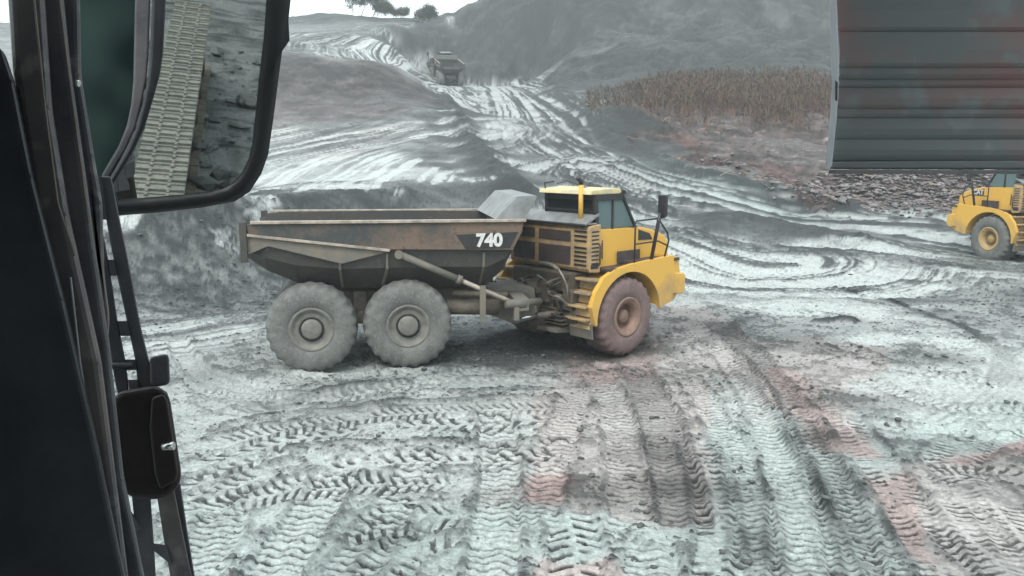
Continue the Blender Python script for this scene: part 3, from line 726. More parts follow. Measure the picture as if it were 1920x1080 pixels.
    for x in (0, -1.97): MB().tube([(x, -1.1, .93), (x, 1.1, .93)], .17, 14).lathe([(-.3, .02), (-.28, .25), (0, .34), (.28, .25), (.3, .02)], 18, (x, 0, .93)).build('axle', M['frame'], root)
    MB().box(-2.7, -2.5, -.6, .6, 1.15, 1.5, .02).build('cross_member', M['frame'], root); MB().box(.5, .7, -.45, .45, 1.1, 1.5, .02).build('cross_member', M['frame'], root)
    MB().tube([(.3, 0, 1.0), (2.9, 0, .98)], .09, 10).build('drive_shaft', M['frame'], root)
    b = MB().prism([(1.9, .85), (1.9, 1.42), (2.5, 1.55), (2.95, 1.45), (3.05, .75), (2.5, .62)], 'y', -.40, .40, .03)
    b.tube([(2.55, -1.40, 1.28), (2.1, -1.45, 1.30)], .10, 12); b.tube([(2.15, -1.40, 1.26), (3.0, -.75, 1.20)], .085, 10)
    b.box(2.30, 2.62, -1.46, -.6, 1.12, 1.40, .03); b.box(2.28, 2.40, -1.50, -1.30, .92, 1.36, .02)
    b.box(2.30, 2.62, .6, 1.46, 1.12, 1.40, .03)
    b.build('hoist_bracket', M['rib'], root)
    # ---- front module -------------------------------------------------------------
    Fm = Matrix.Translation((HITCH, 0, 0)) @ Matrix.Rotation(R(art), 4, 'Z') @ Matrix.Translation((FRONT, 0, dz)) @ Matrix.Scale(flip, 4, (0, 1, 0))
    def fb(b, n, m, p=None, **k): return b.build(n, m, p or root, Fm, **k)
    for s in (-1, 1):
        wheel(root, Matrix.Translation((HITCH, 0, 0)) @ Matrix.Rotation(R(art), 4, 'Z') @ Matrix.Translation((FRONT, s * 1.32, .93 + dz)), s,
              M['tyre_red'] if red_front else M['tyre'], M['rim_red'] if red_front else M['rim_yellow'], 'front')
    # belly, articulation and frame
    b = MB().box(-1.35, 2.0, -.55, .55, .85, 1.55, .03); b.tube([(-1.45, 0, .65), (-1.45, 0, 1.75)], .2, 16)
    b.box(-1.65, -1.2, -.35, .35, 1.50, 1.62, .02); b.box(-1.65, -1.2, -.35, .35, .75, .88, .02)
    b.tube([(0, -1.1, .93), (0, 1.1, .93)], .2, 14)
    fb(b, 'front_frame', M['frame'])
    fb(MB().prism([(-1.5, .62), (-.4, .50), (1.2, .50), (1.7, .75), (1.7, .82), (-1.5, .72)], 'y', -.85, .85, .02), 'belly_pan', M['rib'])
    for s in (-1, 1):
        c_ = fb(MB().tube([(-.95, s * .75, 1.05), (-1.9, s * .62, 1.05)], .075, 12).tube([(-1.0, s * .75, 1.05), (-.85, s * .76, 1.05)], .1, 12), 'steering_cylinder', M['frame'])
        fb(MB().tube([(-1.9, s * .62, 1.05), (-2.35, s * .58, 1.05)], .035, 10), 'piston_rod', M['rod'], c_)
    # pumps, valves and hoses behind the engine box
    b = MB().box(-1.25, -.5, -.95, .95, 1.55, 1.98, .03).box(-1.5, -1.25, -.55, -.1, 1.30, 1.75, .03).box(-1.32, -1.05, -1.15, -.85, 1.15, 1.62, .03)
    b.box(-1.55, -1.3, .1, .6, 1.0, 1.6, .03).box(-1.25, -.9, -1.2, -.5, .85, 1.08, .03).tube([(-1.35, -.9, 1.42), (-1.35, -.2, 1.42)], .09, 10)
    for k in range(5): b.box(-1.40 - .03 * (k % 2), -1.0, -.95 + .04 * k, -.15, .80 + k * .085, .835 + k * .085, .008)
    fb(b, 'hydraulic_block', M['frame'])
    r_ = random.Random(3)
    for k in range(15):
        y0 = r_.uniform(-1.1, .7); y1 = y0 + r_.uniform(-.45, .45); z0 = r_.uniform(1.0, 1.9); z1 = r_.uniform(.85, 1.9); sag = r_.uniform(-.15, .35)
        pp = [(-1.25 - .35 * math.sin(math.pi * q / 8) - .02 * (k % 5), y0 + (y1 - y0) * q / 8, z0 + (z1 - z0) * q / 8 + sag * math.sin(math.pi * q / 8)) for q in range(9)]
        fb(MB().tube(pp, r_.choice((.018, .024, .03)), 7), 'hose', r_.choice((M['frame'], M['black'], M['rib'])))
    arc = [(-1.35, -.05, 2.08), (-1.45, -.25, 2.16), (-1.5, -.50, 2.20), (-1.5, -.75, 2.16), (-1.5, -.9, 2.10)]
    fb(MB().tube(arc, .045, 8), 'hose', M['rib'])
    fb(MB().tube([(-1.5, -.9, 2.11), (-1.47, -1.02, 1.95), (-1.42, -1.08, 1.75), (-1.38, -1.09, 1.48)], .024, 8), 'hose', M['steel'])
    # engine and cooler box behind the cab
    eb = fb(MB().prism([(-.72, 2.0), (-.95, 2.02), (-1.02, 2.10), (-1.02, 2.98), (-.96, 3.06), (-.62, 3.10), (-.62, 2.0)], 'y', -1.36, 1.30, .02), 'engine_box', M['yellow_dirty'])
    for z0, z1 in ((2.70, 2.93), (2.16, 2.58)):
        fb(MB().box(-1.045, -1.0, -.80, .25, z0, z1, .01), 'access_panel', M['purple'], eb)
        fb(MB().box(-1.045, -1.0, .40, 1.15, z0, z1, .01), 'access_panel', M['purple'], eb)
    for k in range(3): fb(MB().box(-1.04, -1.0, -1.30, -.93, 2.925 - k * .105, 2.965 - k * .105), 'louvre', M['black'], eb)
    for k in range(5): fb(MB().box(-1.04, -1.0, -1.30, -.93, 2.555 - k * .098, 2.595 - k * .098), 'louvre', M['black'], eb)
    for k in range(9): fb(MB().box(-1.02 + .1, -.68, -1.365, -1.33, 2.20 + k * .09, 2.235 + k * .09), 'louvre', M['black'], eb)
    fb(MB().box(-.94, -.70, -1.375, -1.345, 2.1, 2.2, .01), 'louvre', M['black'], eb)
    fb(MB().box(-1.06, -.68, -1.30, 1.26, 3.10, 3.13, .01).prism([(-1.08, 3.12), (-.62, 3.34), (-.60, 3.30), (-1.06, 3.08)], 'y', -1.30, 1.22), 'engine_cover', M['guard'], eb)
    fb(MB().box(-1.10, -1.03, -1.34, 1.28, 3.065, 3.10, .01), 'cover_seal', M['black'], eb)
    # cab
    y0, y1 = -1.25, .42
    cabm = fb(MB().prism([(-.66, 2.08), (-.66, 2.97), (.80, 2.94), (.84, 2.86), (.84, 2.10)], 'y', y0 + .02, y1 - .02, .02), 'cab', M['yellow'])
    b = MB()   # posts and frames
    for y in (y0 + .045, y1 - .045):
        b.bar((-.62, y, 2.95), (-.66, y, 3.78), .09, .11); b.bar((-.08, y, 2.95), (-.08, y, 3.74), .06, .05)
        b.bar((.74, y, 2.94), (.22, y, 3.76), .07, .07); b.bar((-.70, y, 3.70), (.30, y, 3.70), .07, .16)
    b.bar((-.66, y0, 3.70), (-.66, y1, 3.70), .08, .14); b.bar((-.66, y0, 3.36), (-.66, y1, 3.36), .08, .08); b.bar((.22, y0, 3.73), (.22, y1, 3.73), .1, .1)
    b.box(.60, .80, y0 + .02, y1 - .02, 2.94, 2.97)
    fb(b, 'cab_frame', M['black'], cabm)
    fb(MB().prism([(-.60, 2.975), (-.63, 3.68), (.24, 3.68), (.68, 2.965)], 'y', y0 + .05, y0 + .06), 'side_window', M['glass'], cabm)
    fb(MB().prism([(-.60, 2.975), (-.63, 3.68), (.24, 3.68), (.68, 2.965)], 'y', y1 - .06, y1 - .05), 'side_window', M['glass'], cabm)
    fb(MB().prism([(.70, 2.97), (.24, 3.70), (.255, 3.71), (.715, 2.98)], 'y', y0 + .08, y1 - .08), 'windshield', M['glass'], cabm)
    fb(MB().box(-.69, -.68, y0 + .1, y1 - .08, 3.38, 3.66), 'rear_window', M['glass_dark'], cabm)
    fb(MB().box(-.5, -.1, -.65, -.15, 2.98, 3.1, .03).box(-.55, -.42, -.65, -.15, 3.05, 3.55, .04), 'seat', M['black'], cabm)
    fb(MB().prism([(-.88, 3.76), (-.84, 3.86), (-.1, 3.90), (.14, 3.87), (.18, 3.79), (.10, 3.76)], 'y', y0 - .01, y1 + .02, .025), 'roof', M['roof'], cabm)
    fb(MB().prism([(.10, 3.80), (.12, 3.88), (.34, 3.83), (.36, 3.74)], 'y', y0 + .0, y1, .015), 'visor', M['black'], cabm)
    fb(MB().tube([(-.48, y0 - .035, 2.3), (-.55, y0 - .09, 2.34), (-.55, y0 - .09, 2.66), (-.48, y0 - .035, 2.7)], .018, 6), 'door_handle', M['black'], cabm)
    fb(MB().tube([(-.70, -1.30, 2.12), (-.70, -1.42, 2.2), (-.70, -1.42, 2.62), (-.70, -1.33, 2.7)], .018, 6), 'grab_rail', M['black'])
    # exhaust, aerial, beacon bracket
    ex = fb(MB().tube([(-.86, -.95, 3.15), (-.86, -.95, 3.98)], .055, 14), 'exhaust_pipe', M['yellow'])
    fb(MB().tube([(-.86, -.95, 3.97), (-.86, -.95, 4.05), (-.90, -.93, 4.11), (-.97, -.90, 4.15)], [.055, .06, .055, .045], 12), 'exhaust_tip', M['black'], ex)
    fb(MB().tube([(-.3, -.6, 3.88), (-.62, -.25, 4.05), (-.80, -.1, 3.98)], .012, 6).tube([(-.8, .28, 3.84), (-.82, .30, 3.99), (-.7, .1, 4.03)], .02, 6), 'aerial', M['black'])
    # hood
    hd = fb(MB().prism([(.84, 2.15), (.84, 2.96), (1.05, 2.94), (1.65, 2.82), (2.10, 2.66), (2.26, 2.48), (2.28, 1.9), (1.9, 1.9)], 'y', -1.02, 1.02, .05), 'hood', M['yellow'])
    for s in (-1, 1):
        yy = s * 1.02
        fb(MB().prism([(.90, 2.88), (1.0, 2.88), (1.5, 2.74), (1.62, 2.58), (.90, 2.60)], 'y', yy, yy + s * .012), 'hood_vent', M['black'], hd)
    if hood_text:
        me = text_mesh('CAT', .26, .004, .012); t_ = bmesh.new(); t_.from_mesh(me); bpy.data.meshes.remove(me)
        # worn pale lettering on the dark hood side, too far away to read
        mt = Matrix.Translation((1.30, -1.038, 2.71)) @ Matrix.Rotation(R(90), 4, 'X') @ Matrix.Scale(-1, 4, (1, 0, 0))
        fb(MB().add(t_, mt), 'lettering', M['white'], hd)
    fb(MB().prism([(2.26, 2.42), (2.31, 2.38), (2.31, 1.9), (2.26, 1.9)], 'y', -.8, .8), 'grille', M['black'], hd)
    # deck beside the hood and under the door
    fb(MB().prism([(-.60, 2.03), (-.60, 2.09), (.95, 2.14), (1.9, 2.17), (1.9, 2.10), (.95, 2.06)], 'y', -1.66, 1.66).box(.05, .84, -1.30, -1.26, 2.14, 2.42, .01).box(.2, .8, -1.55, -1.3, 2.12, 2.2, .01), 'deck', M['purple'])
    # fenders, arch cut round the wheel
    for s in (-1, 1):
        arch = [(.05 + 1.10 * math.cos(a), .93 + 1.06 * math.sin(a)) for a in np.linspace(R(183), R(5), 22)]
        poly = [(-1.10, .86), (-1.25, 1.30), (-1.12, 1.62), (-.86, 1.93), (-.50, 2.08), (.1, 2.16), (.95, 2.21), (1.62, 2.24), (1.66, 1.86), (1.62, 1.12), (1.15, 1.02)]
        fe = MB().prism(poly + arch[::-1], 'y', s * 1.58, s * 1.70, .0)
        # curved guard running across the tyre
        outer_ = [(.05 + 1.13 * math.cos(a), .93 + 1.09 * math.sin(a)) for a in np.linspace(R(180), R(8), 22)]
        inner_ = [(.05 + 1.10 * math.cos(a), .93 + 1.06 * math.sin(a)) for a in np.linspace(R(180), R(8), 22)]
        fe.prism(outer_ + inner_[::-1], 'y', s * .95, s * 1.60)
        fo = fb(fe, 'fender', M['yellow'])
        b = MB()
        for k, (xx_, zz) in enumerate(((-1.33, .98), (-1.33, 1.27), (-1.22, 1.56), (-1.02, 1.84))):
            b.prism([(xx_ - .04, zz), (xx_ + .22, zz + .0), (xx_ + .26, zz + .05), (xx_ - .04, zz + .05)], 'y', s * .98, s * 1.60, .01)
            b.prism([(xx_ + .12, zz - .2), (xx_ + .16, zz - .2), (xx_ + .22, zz + .02), (xx_ + .16, zz + .02)], 'y', s * .98, s * 1.60)
        fb(b, 'step', M['yellow_dirty'], fo)
        fb(MB().prism([(-1.20, .90), (-1.14, .90), (-1.10, .55), (-1.15, .55)], 'y', s * .95, s * 1.64, .01), 'mud_flap', M['rib'], fo)
        # corner mask and bumper
        fb(MB().prism([(1.62, 1.10), (1.66, 2.24), (1.92, 2.16), (2.0, 1.80), (1.96, 1.30), (1.80, 1.12)], 'y', s * .8, s * 1.62, .03), 'nose_panel', M['yellow'])
        bp_ = fb(MB().prism([(1.62, 1.30), (1.70, 1.80), (2.08, 1.76), (2.14, 1.70), (2.14, 1.34), (2.0, 1.24)], 'y', s * .6, s * 1.68, .03), 'bumper', M['yellow'])
        fb(MB().box(2.13, 2.16, s * 1.15 - .22, s * 1.15 + .22, 1.45, 1.68, .01), 'headlight', M['guard'], bp_)
        # handrails and mirror
        fb(MB().tube([(.28, s * 1.60, 2.15), (.26, s * 1.62, 3.10), (.30, s * 1.62, 3.14), (1.0, s * 1.64, 3.16)], .022, 8), 'handrail', M['black'])
        fb(MB().tube([(1.12, s * 1.62, 3.12), (1.42, s * 1.64, 2.80), (1.48, s * 1.64, 2.6), (1.36, s * 1.62, 2.22)], .022, 8).tube([(.28, s * 1.6, 2.60), (1.1, s * 1.62, 2.62), (1.42, s * 1.62, 2.5)], .02, 8), 'handrail', M['black'])
        if not mirrors: continue
        mo = fb(MB().tube([(.85, s * 1.63, 2.17), (1.06, s * 1.64, 3.05), (1.10, s * 1.66, 3.30)], .045, 10).tube([(1.1, s * 1.66, 3.2), (1.25, s * 1.70, 3.22)], .05, 8), 'mirror_post', M['black'])
        fb(MB().box(1.08, 1.15, s * 1.72 - .13, s * 1.72 + .13, 3.22, 3.72, .03), 'mirror', M['black'], mo)
    return root

GT = 'articulated dump trucks at work in the pit'
t1 = make_truck('dump_truck', (-2.46, 18.02, 0.0), 10, 31, -.18)
tag(t1, 'large yellow articulated dump truck with brown body marked 740 crossing the churned mud in front', 'dump truck', GT)

def place_by_front(px, py, dist, heading, art, z0, y_face, **k):
    """put the truck so that its front axle centre stands at a surveyed place"""
    p = atd(px, py, dist); fh = R(heading + art)
    fx = p[0] - y_face * -math.sin(fh); fy = p[1] - y_face * math.cos(fh)
    h = R(heading); hx = fx - FRONT * math.cos(fh); hy = fy - FRONT * math.sin(fh)
    return (hx - HITCH * math.cos(h), hy - HITCH * math.sin(h), z0)
l2 = place_by_front(1853, 438, 31.6, 140, -34, 0, 1.7)
pz = atd(1853, 481, 31.6)[2]
t2 = make_truck('dump_truck', (l2[0], l2[1], pz), 140, -34, 0, flip=-1, red_front=False, hood_text=True)
tag(t2, 'yellow dump truck nose at the right edge, lettering on its dark hood side', 'dump truck', GT)
_h = hit(838, 160); p3 = np.array([_h[0], _h[1] - 2.0, 0]); print('far truck range', _h)
t3 = make_truck('dump_truck', (p3[0] + .1, p3[1] + 3.3, p3[2]), 103, 14, 0, red_front=False, hazed=True)
tag(t3, 'grey dump truck seen from behind climbing the haul road below the big heap', 'dump truck', GT)
def settle(o):
    """rest a far truck on the ground under its wheels"""
    xs = []
    for lx, ly in ((0, -1.4), (0, 1.4), (-1.97, -1.4), (-1.97, 1.4), (4.4, 0)):
        h = o.rotation_euler[2]; x = o.location.x + lx * math.cos(h) - ly * math.sin(h); y = o.location.y + lx * math.sin(h) + ly * math.cos(h)
        xs.append(gz(np.array([x]), np.array([y]))[0])
    return xs
for o in (t1, t2, t3):
    z = settle(o); print('truck', o.location, z)
for o in (t3, t2):
    z = settle(o); o.location.z = float(np.mean(z)) - .05
    if o is t3:
        slope = (z[4] - (z[0] + z[1] + z[2] + z[3]) / 4) / 5.4
        o.rotation_euler = (0, -math.atan(slope) * .6, o.rotation_euler[2]); o.location.z = float(np.mean(z[:4])) + .02

# ------------------------------------------------------------ loose mud, rubble and timber
def ico(sub=1):
    t = bmesh.new(); bmesh.ops.create_icosphere(t, subdivisions=sub, radius=1); v = np.array([p.co[:] for p in t.verts]); f = np.array([[q.index for q in p.verts] for p in t.faces]); t.free(); return v, f
def lumps(name, xs, ys, size, flat, m, sub=1, jag=.35, smooth=False, seed=1):
    g = np.random.default_rng(seed); v, f = ico(sub); n = len(xs); V = []
    zz = gz(xs, ys)
    for k in range(n):
        d = v * (1 + (g.random((len(v), 1)) - .5) * jag * 2); a = g.random() * 6.28
        s = size[k] * np.array([1 + g.random() * .8, .7 + g.random() * .5, flat * (.6 + g.random() * .7)])
        d = d * s; c_, s_ = math.cos(a), math.sin(a)
        d = np.stack([d[:, 0] * c_ - d[:, 1] * s_, d[:, 0] * s_ + d[:, 1] * c_, d[:, 2]], 1)
        V.append(d + [xs[k], ys[k], zz[k] + size[k] * flat * .35])
    co_ = np.concatenate(V); ff = (f[None] + (np.arange(n) * len(v))[:, None, None]).reshape(-1, 3)
    me = npmesh(name, co_, ff, smooth, [m]); o = bpy.data.objects.new(name, me); sc.collection.objects.link(o); return o
M['clod'] = mat('wet_clod', (.045, .049, .047), (.11, .12, .115), 3, .5, .01, 60, lo=.4, hi=.7)
M['rubble'] = mat('mixed_rubble', (.07, .066, .066), (.24, .215, .215), 1.3, .7, .02, 20, c3=(.13, .09, .085), lo=.4, hi=.65)
M['timber'] = mat('grey_timber', (.36, .30, .24), (.22, .16, .13), 2, .8, .01, 40)
g = np.random.default_rng(5)
n = 60000; r_ = np.exp(g.uniform(math.log(7.2), math.log(34), n)); a_ = g.uniform(R(-34), R(34), n)
xs, ys = r_ * np.sin(a_), r_ * np.cos(a_); tn = tone_at(xs, ys); cl = fbm(xs * 1.1, ys * 1.1, 3, 201)
keep = g.random(n) < np.clip((.75 - tn) * .7, .03, .6) * sstep(.38, .62, cl)
dk = ((xs + 1.2) ** 2 + (ys - 17.7) ** 2) < 1.5
keep |= dk & (g.random(n) < .6)
xs, ys = xs[keep], ys[keep]; sz = .0105 * np.exp(g.exponential(.42, len(xs))).clip(1, 4.2) * (1 + np.hypot(xs, ys) * .012)
o = lumps('mud_clods', xs, ys, sz, .65, M['clod'], 1, .35, True, 3)
tag(o, 'wet dark clods of mud scattered over the churned pit floor', 'mud', kind='stuff'); print('clods', len(xs))
# clods pushed up beside the tandem wheels
def along(P, n, spread, g):
    Q = smooth(H(P), 2); k = g.integers(0, len(Q) - 1, n); t = g.random(n)[:, None]; p = Q[k] * (1 - t) + Q[k + 1] * t
    return p + g.normal(0, spread, (n, 2))
P1 = np.vstack([along([(1330,300),(1450,345),(1570,380)], 260, .9, g), along([(1260,240),(1400,262),(1550,300)], 60, 1.6, g)])
P2 = np.vstack([along([(1580,360),(1680,362),(1800,365),(1900,368)], 2800, 1.6, g), along([(1600,338),(1720,336),(1850,334)], 500, .6, g)])
Pa = np.vstack([P1, P2])
o = lumps('rock_rubble', Pa[:, 0], Pa[:, 1], .045 * np.exp(g.exponential(.38, len(Pa))).clip(1, 3.6), .7, M['rubble'], 1, .45, False, 4)
tag(o, 'broken rock and rubble heaped along the embankment on the right', 'rubble', kind='stuff')
def twigs(name, P, n, L, rad_, m, g, tilt=.25):
    V = []; F = []
    for k in range(n):
        x, y = P[g.integers(0, len(P))] + g.normal(0, .4, 2); z = gz(np.array([x]), np.array([y]))[0] + .05
        a = g.normal(.2, .8); d = np.array([math.cos(a), math.sin(a), g.normal(0, tilt)]) * L * (.4 + g.random()); q = np.array([-d[1], d[0], 0]); q = q / (np.linalg.norm(q) + 1e-6) * rad_ * (.6 + g.random())
        u = np.array([0, 0, 1.0]) * np.linalg.norm(q); c0 = np.array([x, y, z]); b0 = len(V)
        for e in (c0 - d / 2, c0 + d / 2):
            for k2 in (q, -q * .5 + u * .87, -q * .5 - u * .87): V.append(e + k2)
        F += [(b0, b0 + 1, b0 + 4, b0 + 3), (b0 + 1, b0 + 2, b0 + 5, b0 + 4), (b0 + 2, b0, b0 + 3, b0 + 5)]
    me = npmesh(name, np.array(V), np.array(F), False, [m]); o = bpy.data.objects.new(name, me); sc.collection.objects.link(o); return o
o = twigs('timber_scraps', np.vstack([P1, P2[:900]]), 170, .7, .02, M['timber'], g)
tag(o, 'pale timber scraps and branches strewn over the rubble bank on the right', 'timber', kind='stuff')

# ------------------------------------------------------------ dry reeds and saplings on the terrace
M['stem'] = mat('dry_stems', (.29, .155, .10), (.10, .058, .048), .8, .8, lo=.4, hi=.6)
M['plume'] = mat('reed_plumes', (.064, .056, .044), (.112, .086, .066), .5, .9, lo=.35, hi=.65)
def reeds():
    g = np.random.default_rng(9); V = []; F = []; MI = []
    lo_ = smooth(H([(1105,228),(1180,208),(1250,216),(1350,226),(1450,232),(1560,236),(1720,240),(1980,245)]), 2)
    for k in range(13500):
        i_ = g.integers(0, len(lo_) - 1); t = g.random(); p = lo_[i_] * (1 - t) + lo_[i_ + 1] * t
        back = g.random() ** .7 * 23 - 2.5; dirn = p / np.linalg.norm(p); p = p + dirn * back + g.normal(0, .3, 2)
        if fbm(p[0:1] * .35, p[1:2] * .35, 3, 77)[0] < (.40 if back < 9 else .3): continue
        if g.random() > .12 + .88 * float(sstep(1100, 1330, np.array([960 + 1500 * p[0] / p[1]]))[0]): continue
        px_ = 960 + 1500 * p[0] / p[1]
        hgt = .62 * (.7 + 2.7 * g.random()) * (.55 + .9 * float(fbm(p[0:1] * .22, p[1:2] * .22, 3, 79)[0])) * (.35 + .65 * float(sstep(1090, 1260, np.array([px_]))[0])) * (1 - .25 * back / 19)
        z = gz(p[0:1], p[1:2])[0]; lean = g.normal(0, .17, 2); a = g.random() * 3.14; w0 = .018 * (.6 + g.random())
        ax = np.array([math.cos(a), math.sin(a), 0]) * w0; b0 = len(V); P0 = np.array([p[0], p[1], z - .1]); P1_ = P0 + [lean[0] * hgt, lean[1] * hgt, hgt]
        V += [P0 - ax, P0 + ax, P1_ + ax * .4, P1_ - ax * .4]; F.append((b0, b0 + 1, b0 + 2, b0 + 3)); MI.append(0)
        for q in range(7):   # feathery leaves towards the top
            t = .45 + .6 * g.random(); c = P0 + (P1_ - P0) * t; a = g.random() * 6.28; l = .16 + .28 * g.random(); d = np.array([math.cos(a), math.sin(a), g.normal(.5, .6)]) * l
            s_ = np.array([-math.sin(a), math.cos(a), .3]) * .022; b0 = len(V); V += [c - s_, c + s_, c + d + s_ * .3, c + d - s_ * .3]; F.append((b0, b0 + 1, b0 + 2, b0 + 3)); MI.append(1)
    me = npmesh('dry_reeds', np.array(V), np.array(F), False, [M['stem'], M['plume']], np.array(MI)); o = bpy.data.objects.new('dry_reeds', me); sc.collection.objects.link(o)
    tag(o, 'band of brown dry reeds and saplings below the big grey heap', 'reeds', kind='stuff')
reeds()

# ------------------------------------------------------------ trees on the skyline
M['bark'] = mat('pale_bark', (.10, .09, .075), (.16, .15, .13), 3, .9)
M['leaf'] = mat('dull_leaf', (.04, .055, .032), (.07, .085, .05), 1.2, .8)
def tree(name, px, dist, hgt, cw, lean, seed, label, bare=.0, stems=2, z_off=0.):
    g = np.random.default_rng(seed); x0 = (px - 960) / FPX * dist * .995; y0 = dist; z0 = gz(np.array([x0]), np.array([y0]))[0] - .1 + z_off
    root = empty(name, (x0, y0, z0)); b = MB(); tips = []
    for s in range(stems):
        a = g.uniform(0, 6.28); off = np.array([g.normal(0, .25) * stems, g.normal(0, .2), 0]); top = off + np.array([lean * hgt + g.normal(0, .5), g.normal(0, .4), hgt * (.72 + .15 * g.random())])
        P = [off + (top - off) * t + g.normal(0, .07, 3) * (t > 0) for t in np.linspace(0, 1, 6)]
        b.tube([tuple(p) for p in P], [hgt * .018 * (1 - .75 * t) for t in np.linspace(0, 1, 6)], 7)
        for q in range(9):
            t = .35 + .65 * g.random(); p = off + (top - off) * t; a = g.uniform(0, 6.28); l = cw * (.35 + .5 * g.random()) * (1.1 - t * .5); e = p + np.array([math.cos(a) * l, math.sin(a) * l, l * (.3 + .5 * g.random())])
            b.tube([tuple(p), tuple((p + e) / 2 + g.normal(0, .08, 3)), tuple(e)], [hgt * .007, hgt * .005, .01], 5); tips.append(e)
        tips.append(top)
    b.build('trunk', M['bark'], root)
    V = []; F = []
    for tp in tips:
        for q in range(int(130 * (1 - bare))):
            c = tp + g.normal(0, 1, 3) * np.array([cw * .22, cw * .22, cw * .17]); d = g.normal(0, 1, 3); d /= np.linalg.norm(d); e = np.cross(d, g.normal(0, 1, 3)); e /= np.linalg.norm(e); l = .10 + .1 * g.random()
            b0 = len(V); V += [c, c + d * l + e * l * .4, c + d * l * 2, c + d * l - e * l * .4]; F.append((b0, b0 + 1, b0 + 2, b0 + 3))
    me = npmesh('crown', np.array(V), np.array(F), False, [M['leaf']]); o = bpy.data.objects.new('crown', me); sc.collection.objects.link(o); o.parent = root
    tag(root, label, 'tree')
tree('leaning_tree', 697, 141, 4.7, 1.9, .16, 3, 'tall thin leaning tree with bare lower stems on the skyline', 0, 4)
tree('round_bush', 733, 141, 2.1, 1.7, .0, 4, 'low rounded bush on the skyline just right of the leaning tree', .0, 3)
tree('stepped_bush', 795, 141, 2.6, 1.5, .10, 11, 'dark dense shrub standing alone where the haul road tops the skyline', .0, 4)
tree('small_bush', 751, 141, 1.5, 1.3, .05, 6, 'smallest sparse bush on the skyline, right of the rounded bush', .35, 3)

# ------------------------------------------------------------ our own machine: cab post, latch, mirror, blind, crawler track
M['frame_black'] = mat('mirror_plastic', (.006, .008, .009), (.010, .012, .013), 9, .5, .0006, 120)
M['cab_black'] = mat('cab_trim', (.055, .060, .068), (.12, .12, .125), 9, .45, .0006, 120)
M['cab_post'] = mat('cab_post_paint', (.075, .078, .088), (.16, .145, .135), 7, .38, .0006, 90, c3=(.20, .19, .18))
M['cab_brown'] = mat('rusty_black_casting', (.016, .012, .011), (.03, .024, .022), 12, .5, .001, 90)
M['rubber'] = mat('seal_rubber', (.014, .016, .019), (.048, .052, .058), 5, .35)  # paler bluish noise paints reflections into the rubber
M['screw'] = mat('bright_screw', (.6, .6, .58), None, rough=.25, metal=1)
def slab(name, poly, d0, thick, m, parent=None, bev=.003, holes=()):
    """outline at its own distance d0 (m) from the eye, pushed away by its thickness"""
    b = MB(); t = bmesh.new()
    P0 = [Vector(atd(u, v, d0)) for u, v in poly]; dirv = Vector(ray(.4 * sum(p[0] for p in poly) / len(poly) + .6 * max(p[0] for p in poly), sum(p[1] for p in poly) / len(poly))).normalized()
    A_ = [t.verts.new(p) for p in P0]; B_ = [t.verts.new(p + dirv * thick) for p in P0]; n = len(A_)
    t.faces.new(A_); t.faces.new(B_[::-1])
    for i in range(n): t.faces.new((A_[i], B_[i], B_[(i + 1) % n], A_[(i + 1) % n]))
    bmesh.ops.recalc_face_normals(t, faces=t.faces)
    if bev: bmesh.ops.bevel(t, geom=t.edges[:], offset=bev, segments=3, affect='EDGES', profile=.5)
    for f in t.faces: f.smooth = False
    b.add(t); return b.build(name, m, parent)
def rod(name, P, d0, r, m, parent=None):
    return MB().tube([tuple(atd(u, v, d0)) for u, v in P], r, 10).build(name, m, parent)

cp = empty('cab_post', tuple(atd(120, 1000, .8)))
tag(cp, 'black cab corner post of our own machine filling the left edge', 'cab post')
_hl = M['cab_black']
def child(o, root):
    o.parent = root; o.matrix_parent_inverse = Matrix.Translation(-Vector(root.location)); return o
child(slab('door_seal', [(-120,20),(6,90),(26,150),(62,330),(120,560),(180,820),(250,1160),(-120,1160)], .72, .03, M['rubber'], bev=.006), cp)
child(slab('post_panel', [(10,-60),(78,-60),(96,200),(128,400),(190,680),(250,1160),(190,1160),(110,640),(60,380),(22,130)], .74, .03, M['cab_post'], bev=.008), cp)
child(slab('post_face', [(66,-60),(112,-60),(130,120),(160,330),(178,470),(205,650),(232,900),(285,1160),(232,1160),(180,680),(118,400),(86,200)], .77, .03, M['cab_black'], bev=.006), cp)
child(slab('outer_trim', [(104,-60),(148,-60),(152,140),(176,290),(192,380),(196,520),(206,600),(203,640),(170,480),(150,330),(122,120)], .80, .03, M['cab_post'], bev=.006), cp)
child(rod('highlight_rod', [(60,-40),(84,200),(108,380),(140,480)], .735, .0010, M['rib']), cp)  # thin rods standing in for highlight lines along the post
child(rod('highlight_rod', [(132,520),(150,680),(172,820),(184,950),(205,1100)], .735, .0011, M['guard']), cp)
child(rod('highlight_rod', [(108,-40),(126,120),(152,310),(166,420)], .768, .0009, M['rib']), cp)
child(rod('screw_head', [(143,155),(149,157)], .79, .0032, M['screw']), cp)

_c = np.array([0, 0, EYE])
child(MB().box(-1.0, 1.15, -1.1, .62, EYE + .50, EYE + .56, .02).build('unseen_roof', _hl), cp)  # unseen cab shell, added to keep sky light off the post and blind
child(MB().box(-1.0, 1.15, -1.16, -1.10, EYE - .42, EYE + .56, .02).build('unseen_rear_wall', _hl), cp)
child(MB().box(-1.06, -1.0, -1.16, .50, EYE - 1.2, EYE + .56, .02).build('unseen_side_wall', _hl), cp)
br = empty('slotted_bracket', tuple(atd(250, 700, .9)))
tag(br, 'black slotted door latch bracket with a boxy lock, beside the cab post', 'latch bracket')
def strip(pts_l, pts_r): return list(pts_l) + list(pts_r)[::-1]
